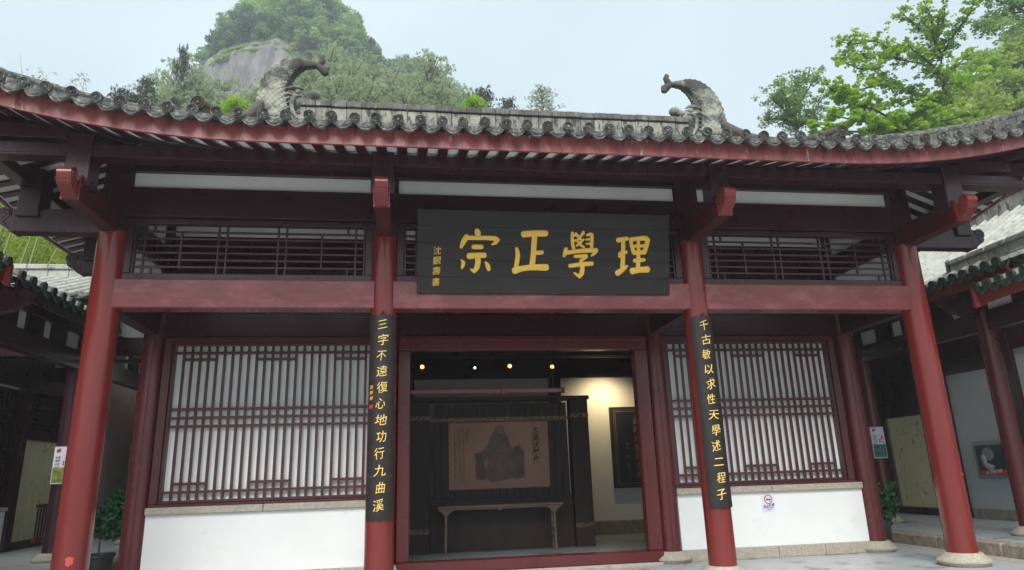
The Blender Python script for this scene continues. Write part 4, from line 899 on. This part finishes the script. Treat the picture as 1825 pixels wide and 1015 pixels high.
# framed display on the right gallery wall
dp = thing('framed_display', 'grey framed dark display with a pale figure on the right gallery wall', 'display', (10.0, 3.9, .85))
box('frame', 9.97, 10.06, 3.40, 4.30, .84, 1.57, 'steel', dp, .01); box('picture', 9.962, 9.969, 3.47, 4.23, .90, 1.50, 'screen', dp, 0)
b = MB(); b.ell((9.958, 3.92, 1.32), (.003, .15, .13), 16, 8); b.tube([(9.957, 4.05, 1.30), (9.957, 4.03, 1.12), (9.957, 3.85, 1.00)], [.05, .06, .09], 8); b.out('pale_figure', 'cloth', dp, 50)
box('caption_strip', 9.955, 9.960, 3.50, 4.20, .915, 1.0, 'signred', dp, 0); inst('caption', text_me('朱子理学展', 'sign', .085, 0, .001), dp, (9.953, 3.85, .957), (R(90), 0, R(-90)))
dp2 = thing('information_panel', 'small dark panel at the far right edge of the gallery wall', 'display', (10.0, 1.9, 1.6))
box('frame', 9.97, 10.06, 1.35, 2.25, 1.35, 2.05, 'steel', dp2, .01); box('picture', 9.962, 9.969, 1.42, 2.18, 1.41, 1.99, 'screen', dp2, 0)
# white wall added behind the hall to read as daylight in the rear grille
tag(box('daylight_wall', -5.6, 5.6, 11.5, 11.7, FZ, 4.6, 'white', None, 0), 'plain white wall added beyond the rear grille to stand in for daylight', 'wall')
# ------------------------------------------------------------------ plants
def leaves(name, cen, rad, n, size, m, parent=None, seed=0, flat=1., up=.0, aspect=.55, shell=.0):
    """many small leaf faces scattered round the given cluster centres"""
    rg = np.random.default_rng(seed); cen = np.asarray(cen, float).reshape(-1, 3); k = len(cen); rad = np.broadcast_to(np.asarray(rad, float), (k,))
    w = rad**2; idx = rg.choice(k, n, p=w/w.sum()); d = rg.normal(size=(n, 3)); d /= np.linalg.norm(d, axis=1)[:, None]
    rr_ = rg.random(n)**(1/3)*(1-shell)+shell; p = cen[idx]+d*(rr_*rad[idx])[:, None]*np.array([1, 1, flat])
    a = rg.normal(size=(n, 3)); a[:, 2] *= (1-up); a /= np.linalg.norm(a, axis=1)[:, None]; t = rg.normal(size=(n, 3)); b = np.cross(a, t); b /= np.linalg.norm(b, axis=1)[:, None]+1e-9
    s = size*rg.uniform(.6, 1.35, n)[:, None]; a = a*s; b = b*s*aspect
    V = np.stack([p-a*.5, p+b*.5, p+a*.5, p-b*.5], 1).reshape(-1, 3)
    me = bpy.data.meshes.new(name); me.vertices.add(4*n); me.vertices.foreach_set('co', V.astype(np.float32).ravel()); me.loops.add(4*n); me.loops.foreach_set('vertex_index', np.arange(4*n, dtype=np.int32))
    me.polygons.add(n); me.polygons.foreach_set('loop_start', np.arange(0, 4*n, 4, dtype=np.int32)); me.update(calc_edges=True); me.materials.append(M[m])
    o = bpy.data.objects.new(name, me); return link(o, parent)
def local_tree(kind, seed):
    """returns (trunk mesh, crown mesh) built at the origin, height about 1"""
    rn = random.Random(seed); b = MB(); tips = []; rads = []
    if kind == 'broad':
        b.tube([(0, 0, -.15), (.01, 0, .2), (.0, .02, .5), (.02, .0, .8)], [.035, .028, .02, .008], 6)
        for k in range(16):
            h = rn.uniform(.25, .85); a = rn.uniform(0, 6.28); L = (.38-.25*abs(h-.45))*rn.uniform(.7, 1.1); e = Vector((math.cos(a)*L, math.sin(a)*L, h+rn.uniform(.05, .18)))
            b.tube([(0, 0, h), Vector((0, 0, h)).lerp(e, .5)+Vector((0, 0, -.02)), e], [.012, .008, .003], 4); tips += [e, e*.75+Vector((rn.uniform(-.05, .05), rn.uniform(-.05, .05), .25*h))]; rads += [rn.uniform(.09, .15), rn.uniform(.07, .12)]
        tips.append(Vector((0, 0, .92))); rads.append(.13); size, n, m, bm_ = .085, 1000, 'leaf_far', 'bark'
    elif kind == 'pine':
        b.tube([(0, 0, -.3), (.015, 0, .2), (.0, .01, .6), (.01, .0, 1.0)], [.022, .018, .012, .003], 6)
        for k in range(46):
            h = .18+.8*(k/46); a = k*2.4+rn.uniform(-.3, .3); L = (.40*(1-h)**.6+.05)*rn.uniform(.7, 1.15); e = Vector((math.cos(a)*L, math.sin(a)*L, h+L*rn.uniform(.35, .75)))
            b.tube([(0, 0, h), Vector((0, 0, h)).lerp(e, .5)+Vector((0, 0, -.01)), e], [.007, .005, .002], 4)
            for q_ in range(11):
                t = rn.uniform(.35, 1.05); p = Vector((0, 0, h)).lerp(e, t)+Vector((rn.gauss(0, .035), rn.gauss(0, .035), rn.gauss(.01, .03))); tips.append(p); rads.append(rn.uniform(.014, .024))
        size, n, m, bm_ = .027, 8000, 'leaf_pine', 'barkpine'
    return b, tips, rads, size, n, m, bm_
def proto(kind, seed, leafm=None, nmul=1., smul=1.):
    b, tips, rads, size, n, m, bm_ = local_tree(kind, seed)
    o = b.out('trunk', bm_, None, fixn=False); tm = o.data; bpy.data.objects.remove(o)
    o = leaves('crown', [tuple(t) for t in tips], rads, int(n*nmul), size*smul, leafm or m, None, seed, up=.0 if kind == 'broad' else -.6, aspect=.6 if kind == 'broad' else .30); cm = o.data; bpy.data.objects.remove(o)
    return tm, cm
def plant_tree(name, pr, loc, h, label, cat='tree', group=None, w=1., rz=None):
    t = thing(name, label, cat, loc, group); rz = rnd.uniform(0, 6.28) if rz is None else rz
    for n_, me in zip(('trunk', 'crown'), pr):
        o = bpy.data.objects.new(n_, me); COL.objects.link(o); o.parent = t
    t.scale = (h*w, h*w, h); t.rotation_euler = (0, 0, rz); return t
def at(px, py, Y):
    d = fw+rr*((px-912.5)/F)-uu*((py-507.5)/F); k = (Y-CY)/d.y; return Vector((CX, CY, CZ))+d*k
# rock peak
def peak(name, prof, cx, cy, ysc, m, seed, z0=20):
    rn = np.random.default_rng(seed); seg = 200; zs_ = np.arange(prof[0][0], prof[-1][0]+.01, 1.0 if prof[0][1] < 40 else 4); pr_ = np.array(prof); prof = [(z_+0., float(np.interp(z_, pr_[:, 0], pr_[:, 1])), float(np.interp(z_, pr_[:, 0], pr_[:, 2]))) for z_ in zs_]; vs = []; n = len(prof)
    ph = rn.random(12)*6.28
    for i, (z, r_, ox) in enumerate(prof):
        for k in range(seg):
            a = 2*math.pi*k/seg; q_ = 1+.05*math.sin(3*a+ph[0]+z*.05)+.035*math.sin(7*a+ph[1]+z*.02)+.02*math.sin(13*a+ph[2]+z*.1)+.012*math.sin(29*a+ph[3]+z*.02)+.010*math.sin(53*a+ph[5])+.014*math.sin(z*.9+2*math.sin(a*4)+ph[6])*(.5+.5*math.sin(a*9+z*.15))+.006*math.sin(z*2.3+a*17+ph[7])
            vs.append((cx+ox+r_*q_*math.cos(a), cy+r_*q_*math.sin(a)*ysc, z+.8*math.sin(a*5+ph[4])))
    fs = [(i*seg+k, i*seg+(k+1) % seg, (i+1)*seg+(k+1) % seg, (i+1)*seg+k) for i in range(n-1) for k in range(seg)]+[tuple((n-1)*seg+k for k in range(seg))]
    o = mesh(name, vs, fs, m, None, smooth=True); return struct(o)
peak('rock_peak', [(20, 36, 0), (50, 28, 0), (66, 22, 0), (76, 19.8, 0), (82, 19, 0), (86, 18.5, 0), (87.5, 17.8, .1), (89.5, 16.2, .3), (92, 14.5, .6), (96, 11.5, 1), (99, 8.5, 1.2), (101.5, 4, 1.5)], -28.5, 132, .8, 'rock', 1)
peak('wooded_hill', [(20, 45, 0), (80, 17, 0), (98, 10.5, 0), (104, 8, 0), (107, 4, 0)], -2.5, 160, .8, 'ground', 2)
BRO = [proto('broad', s_) for s_ in (1, 2, 3)]; BROD = [proto('broad', s_, 'leaf_mid') for s_ in (4,)]
rp_ = random.Random(11)
G1 = 'broadleaved trees crowning the rock peak'
def surf_peak(a, z):
    prof = [(66, 22), (76, 19.8), (82, 19), (86, 18.5), (87.5, 17.8), (89.5, 16.2), (92, 14.5), (96, 11.5), (99, 8.5), (101.5, 4)]
    zs_ = [p[0] for p in prof]; r_ = np.interp(z, zs_, [p[1] for p in prof]); ox = np.interp(z, [88, 92, 94.5, 97, 99.5, 101.5], [0, .2, .6, 1, 1.2, 1.5])
    return (-28.5+ox+r_*math.cos(a), 132+r_*.8*math.sin(a), z)
def zone(x, lo, hi, words): return words[int(min(len(words)-1, max(0, (x-lo)/(hi-lo)*len(words))))]
KIND = ['mid green', 'fresh green', 'yellow green', 'dark green', 'pale yellow green']; PK = BRO+[proto('broad', 5, 'leaf_far_dark', 1.2), proto('broad', 6, 'leaf_far_light')]
for k in range(150):
    a = rp_.uniform(math.pi*.97, math.pi*2.05); z = 88+13.3*rp_.random()**.8
    x, y, z = surf_peak(a, z); ki = rp_.choice([0, 1, 2, 3, 3, 4]); h = rp_.uniform(4.0, 9.0)
    plant_tree('hill_tree', PK[ki], (x, y, z-1.0), h, '%s %s tree %s the %s of the rock peak' % ('tall' if h > 7 else 'low' if h < 5.3 else 'middling', KIND[ki], 'near the brow on' if z < 92 else 'high on' if z < 98.5 else 'atop', zone(x, -46, -11, ['left side', 'left shoulder', 'middle', 'right shoulder', 'right side'])), 'tree', G1, rp_.uniform(.75, 1.25))
for k in range(84):   # right flank and foot of the peak
    a = rp_.uniform(-1.42, .25); z = rp_.uniform(66, 92); x, y, z = surf_peak(a, z); ki = rp_.choice([0, 1, 2, 3, 4])
    plant_tree('hill_tree', PK[ki], (x, y, z-1.5), rp_.uniform(5.5, 8.5), '%s tree on the %s of the right flank of the rock peak' % (KIND[ki], zone(z, 66, 92, ['foot', 'lower part', 'middle', 'upper part'])), 'tree', 'trees on the right flank of the peak', rp_.uniform(.9, 1.3))
for k in range(14):
    a = rp_.uniform(2.75, 3.55); z = rp_.uniform(80, 93.5); x, y, z = surf_peak(a, z); ki = rp_.choice([0, 1, 2, 3])
    plant_tree('hill_tree', PK[ki], (x, y, z-1.5), rp_.uniform(5.0, 7.5), '%s tree clinging to the %s left edge of the rock peak' % (KIND[ki], zone(z, 80, 93.5, ['lower', 'middle', 'upper'])), 'tree', 'trees on the left edge of the peak', rp_.uniform(.8, 1.1))
cs = []
for k in range(190):
    a = rp_.uniform(3.5, 5.7); z = 86.0+rp_.choice([0, 1.7])+rp_.uniform(-.35, .35)+(a-4.4)*.7; x, y, z = surf_peak(a, min(z, 90)); cs.append((x*1.0, y-.3, z))
stuff(tag(leaves('grass_ledge', cs, .75, 9000, .45, 'leaf_far_light', None, 9, flat=.3), 'bright green grass growing on the ledges above the bare cliff face', 'grass'))
for k in range(46):
    a = rp_.uniform(3.0, 6.4); r_ = rp_.uniform(2, 15); z = np.interp(r_, [4, 8, 10.5, 17], [107, 104, 98, 80]); x = -2.5+r_*math.cos(a); ki = rp_.choice([0, 1, 3, 3])
    plant_tree('far_tree', PK[ki], (x, 160+r_*.8*math.sin(a), z-2), rp_.uniform(5.5, 8), '%s tree on the %s %s of the rounded hill beside the peak' % (KIND[ki], 'upper' if z > 100 else 'lower', zone(x, -17, 12, ['left part', 'middle', 'right part'])), 'tree', 'trees on the rounded hill', rp_.uniform(1, 1.4))
# pines in front of the peak
PIN = [proto('pine', s_) for s_ in (21, 22, 23)]; PIND = proto('pine', 24, 'leaf_pine_dark', .5, 1.4)
pines = [(330, 112, 46), (395, 150, 44), (440, 170, 46), (290, 150, 48), (355, 140, 40), (590, 95, 48), (555, 120, 42), (625, 118, 44), (660, 125, 46), (700, 135, 42), (735, 140, 48), (765, 112, 42), (800, 150, 46), (650, 150, 38), (720, 160, 38), (785, 160, 40), (600, 150, 38), (825, 168, 44), (270, 170, 42), (310, 168, 38), (480, 150, 46), (520, 140, 48)]
pl_lab = {0: 'tall loose pine at the left foot of the rock peak', 5: 'tallest pine right of the dragon ornament against the peak', 11: 'pine with a clear reddish trunk in front of the rounded hill'}
for i, (px, py, Y) in enumerate(pines):
    t = at(px, py, Y); h = t.z-(at(px, 215, Y).z-rp_.uniform(3, 6)); g_ = None if i in pl_lab else 'pines behind the roof ridge'
    plant_tree('pine_tree', rp_.choice(PIN), (t.x, t.y, t.z-h), h, pl_lab.get(i, 'airy pine, its top %s, %s' % ('high against the hill' if py < 130 else 'halfway up the hill' if py < 155 else 'low over the roof', zone(px, 270, 830, ['left of the cliff face', 'before the bare cliff', 'beside the left dragon ornament', 'right of the dragon ornament', 'in the gap between peak and hill', 'before the rounded hill', 'at the right end of the hill']))), 'pine tree', g_, rp_.uniform(.75, 1.0)*min(1.2, 9/h))
for (px, py, Y, w, lab) in ((328, 86, 38, .35, 'dark pine top with spiky cones above the left pines'), (262, 142, 36, .5, 'dark leaning pine twig left of the peak'), (215, 160, 30, .5, 'dark conifer tip just above the left eave'), (238, 168, 30, .4, 'second dark conifer tip above the left eave'), (862, 160, 38, .7, 'dark pine at the right end of the hill line'), (905, 178, 38, .6, 'small dark pine low behind the ridge'), (768, 105, 46, .4, 'dark pine tip sticking out above the rounded hill')):
    t = at(px, py, Y); h = max(4, t.z-at(px, 225, Y).z+1.5); plant_tree('pine_tree', PIND, (t.x, t.y, t.z-h), h, lab, 'pine tree', None, w*6/h)
t = at(965, 160, 38); plant_tree('pine_tree', PIN[0], (t.x, t.y, t.z-3.2), 3.2, 'lone airy pine standing free against the sky right of the hills', 'pine tree', None, 1.3)
# lime green shrubs just over the ridge
for (px, py, lab) in ((420, 188, 'lime green shrub beside the left dragon ornament'), (845, 186, 'lime green shrub peeking over the middle of the ridge')):
    c = at(px, py, 22); o = leaves('lime_shrub', [tuple(c+Vector((dx*.35, 0, dz))) for dx, dz in ((-1.3, -.15), (-.6, .1), (0, .2), (.6, .12), (1.3, -.12))], .34, 700, .17, 'leaf_lime', None, 5); tag(o, lab, 'shrub')
# dry bamboo sprays over the left eave
b = MB(); cs = []
for (x0, y0, x1, y1) in ((30, 170, 90, 128), (60, 175, 150, 132), (40, 168, 36, 95), (100, 175, 60, 140), (120, 178, 168, 172), (140, 180, 150, 140), (20, 160, 50, 130)):
    p, q_ = at(x0, y0+25, 16), at(x1, y1, 16); mid = p.lerp(q_, .55)+Vector((0, 0, .15)); b.tube([p, mid, q_], [.012, .008, .004], 4)
    if x1 == 36: continue
    for k in range(9): t = .3+.7*k/8; cs.append(tuple(p.lerp(q_, t)+Vector((rp_.uniform(-.25, .25), 0, rp_.uniform(-.1, .16)))))
dbm = thing('dry_bamboo', 'thin dry yellowish bamboo sprays above the left eave', 'bamboo', tuple(at(80, 200, 16)))
b.out('stem', 'bamboo', dbm, fixn=False); leaves('foliage', cs, .16, 600, .13, 'leaf_dry', dbm, 3, aspect=.2)
# bamboo grove seen under the left eave
bg_ = thing('bamboo_grove', 'sunlit yellow green bamboo grove behind the left gallery roof', 'bamboo grove', tuple(at(90, 460, 15)))
b = MB()
for k in range(60):
    p = at(rp_.uniform(-120, 230), 560, rp_.uniform(13.5, 18)); q_ = p+Vector((rp_.uniform(.3, 1.8), 0, 5)); b.tube([p, p.lerp(q_, .5), q_], .035, 5)
b.out('culm', 'bamboo', bg_, fixn=False)
cs = [tuple(at(rp_.uniform(-150, 250), rp_.uniform(330, 500), rp_.uniform(15, 19))) for k in range(240)]
stuff(leaves('foliage', cs, .55, 26000, .20, 'leaf_bamboo', bg_, 4, aspect=.22))
# ---------------- right side trees
def big_tree(name, label, limbs, Y, leafm, nleaf, lsize, crad, seed, barkm='bark', dep=2.5, w0=.14, cat='tree', extra=(), tw=8):
    rn = random.Random(seed); root = at(*limbs[0][0], Y); t = thing(name, label, cat, tuple(root)); b = MB(); cs = []; rs = []
    for li, limb in enumerate(limbs):
        dy = 0 if li == 0 else rn.uniform(-dep, dep); n = len(limb); pts = []
        for i, (px, py) in enumerate(limb): f_ = i/(n-1); pts.append(at(px, py, Y+dy*f_))
        wa = w0 if li == 0 else w0*.5; b.tube(pts, [wa*(1-.75*i/(n-1)) for i in range(n)], 7)
        if li == 0: continue
        for i in range(1, n):
            for k in range(tw):
                base = pts[i-1].lerp(pts[i], rn.random()); d = Vector((rn.gauss(0, 1), rn.gauss(0, 1), rn.gauss(.25, .7))).normalized()*rn.uniform(.4, 1.1)*crad*1.6
                b.tube([base, base+d*.5+Vector((0, 0, .03)), base+d], [wa*.22, wa*.14, wa*.06], 4)
                for q_ in (.45, .75, 1.0): cs.append(tuple(base+d*q_+Vector((rn.gauss(0, .12), rn.gauss(0, .2), rn.gauss(.03, .1))))); rs.append(crad*rn.uniform(.28, .6))
    for (px, py) in extra: cs.append(tuple(at(px, py, Y+rn.uniform(-dep, dep)))); rs.append(crad)
    b.out('trunk', barkm, t, 60, fixn=False); leaves('crown', cs, rs, nleaf, lsize, leafm, t, seed, flat=.55, up=.35, aspect=.75); return t
big_tree('maple_tree', 'tall maple with dark forking branches and green leaves at the upper right', [
    [(1700, 330), (1698, 190), (1684, 165), (1676, 120), (1679, 100)],
    [(1679, 100), (1690, 78), (1712, 45), (1730, 22), (1738, -10)], [(1679, 100), (1668, 80), (1662, 60), (1660, 30), (1645, 0)], [(1668, 80), (1668, 58), (1640, 52), (1620, 35), (1598, 12)],
    [(1684, 165), (1672, 125), (1640, 112), (1600, 105), (1578, 100), (1545, 98)], [(1600, 105), (1590, 88), (1560, 72), (1520, 78), (1496, 74)], [(1578, 100), (1566, 122), (1530, 122), (1500, 108)],
    [(1690, 178), (1660, 172), (1620, 165), (1597, 152), (1575, 140), (1560, 128)], [(1600, 155), (1570, 150), (1530, 160), (1505, 170)], [(1700, 190), (1670, 180), (1620, 175), (1575, 182), (1545, 198)], [(1672, 128), (1655, 110), (1630, 92), (1620, 80)],
    [(1680, 130), (1700, 120), (1725, 100)], [(1684, 150), (1710, 148), (1722, 150)], [(1662, 55), (1680, 40), (1685, 10)], [(1545, 98), (1520, 95), (1498, 112)]], 19, 'leaf_maple', 15000, .145, .36, 31)
big_tree('maple_tree', 'bright lime green maple spreading low over the right eave', [
    [(1640, 330), (1610, 235), (1590, 215)], [(1610, 235), (1570, 220), (1530, 215), (1480, 205)], [(1610, 235), (1620, 205), (1660, 190)], [(1590, 225), (1540, 235), (1480, 232), (1460, 225)], [(1600, 220), (1560, 195), (1520, 185), (1470, 150)], [(1620, 225), (1680, 215), (1730, 205)], [(1560, 215), (1520, 180), (1480, 160)], [(1640, 230), (1700, 235), (1760, 225)]], 17, 'leaf_lime', 16500, .145, .38, 32)
big_tree('slender_tree', 'slender green tree with small leaves left of the maples', [
    [(1425, 330), (1420, 235), (1415, 190)], [(1420, 235), (1400, 190), (1398, 140)], [(1418, 220), (1385, 210), (1362, 215)], [(1415, 200), (1440, 160), (1460, 125)], [(1415, 210), (1380, 180), (1372, 165)], [(1420, 230), (1450, 200), (1480, 150)], [(1415, 190), (1415, 160), (1420, 135)], [(1420, 225), (1440, 215), (1470, 190)], [(1415, 210), (1395, 165), (1388, 150)]], 24, 'leaf_mid', 8000, .13, .55, 33)
big_tree('slender_tree', 'grey green tree hanging in from the top right corner', [
    [(1860, 60), (1825, 20), (1790, -5)], [(1825, 20), (1790, 25), (1755, 45), (1745, 50)], [(1825, 10), (1790, 5), (1760, -5)], [(1800, 15), (1780, 45), (1770, 60)], [(1830, 30), (1815, 50), (1800, 62)]], 20, 'leaf_mid', 4500, .14, .5, 34)
SLO = [proto('broad', s_, 'leaf_slope', 1.8, .72) for s_ in (41, 42, 43)]; SLM = proto('broad', 44, 'leaf_lime', 1.2, .9)
for k in range(64):
    px = rp_.uniform(1570, 1900); top = np.interp(px, [1560, 1620, 1700, 1745, 1800, 1850, 1900], [235, 215, 170, 105, 60, 35, 20]); py = top+rp_.random()**1.3*190; Y = np.interp(py, [20, 260], [34, 22])+rp_.uniform(-2, 2)
    t = at(px, py, Y); h = rp_.uniform(3.4, 5.5); lime = k % 11 == 5
    plant_tree('slope_tree', SLM if lime else rp_.choice(SLO), (t.x, t.y, t.z-h*.9), h, ('large ' if h > 4.8 else 'small ' if h < 4.1 else '')+('bushy green tree' if not lime else 'bright lime bush')+' %s %s of the right slope' % ('on the crest of' if py-top < 40 else 'halfway down' if py-top < 110 else 'at the foot of', zone(px, 1570, 1900, ['the far left end', 'the left part', 'the left middle part', 'the middle', 'the right middle part', 'the right part'])), 'tree', 'trees on the right slope' if not lime else 'lime bushes on the right slope', rp_.uniform(1.0, 1.4))
# potted shrubs behind the corner columns
def potted(x, y, z0, h, lab, seed, lm='leaf_pot'):
    t = thing('potted_plant', lab, 'potted plant', (x, y, z0)); lathe_obj('pot', [(.15, 0), (.19, .06), (.22, .34), (.24, .36), (.24, .40), (.20, .40), (.19, .34)], (x, y, z0), 'pot', t, 24)
    b = MB(); rn = random.Random(seed); cs = []
    for k in range(12):
        a = rn.uniform(0, 6.28); q_ = Vector((x+.26*math.cos(a), y+.26*math.sin(a), z0+rn.uniform(.6, 1)*h)); b.tube([(x, y, z0+.3), (x, y, z0+.6), q_], [.015, .01, .005], 5); cs.append(tuple(q_)); cs.append((q_.x*.6+x*.4, q_.y*.6+y*.4, q_.z-.2))
    b.out('stem', 'bark', t); leaves('foliage', cs, .17, 1700, .085, lm, t, seed, aspect=.6)
potted(-6.62, 3.1, FZ, 1.28, 'dark glossy potted shrub behind the left corner column', 51)
potted(6.62, 3.05, FZ, .98, 'potted shrub behind the right inner column', 52)

# ------------------------------------------------------------------ haze: thin humid air
hz = MB(); hz.box(-120, 120, -30, 230, FZ-2.2, 135); hz_ = stuff(hz.out('haze', None, None)); hm = bpy.data.materials.new('humid_air'); hm.use_nodes = True; t = hm.node_tree
t.nodes.remove(t.nodes['Principled BSDF']); pv_ = t.nodes.new('ShaderNodeVolumePrincipled'); pv_.inputs['Density'].default_value = .0018; pv_.inputs['Color'].default_value = (.86, .93, .97, 1); pv_.inputs['Anisotropy'].default_value = .2
t.links.new(pv_.outputs[0], t.nodes['Material Output'].inputs['Volume']); hz_.data.materials.append(hm); tag(hz_, 'thin pale humid air over the whole place', 'haze')
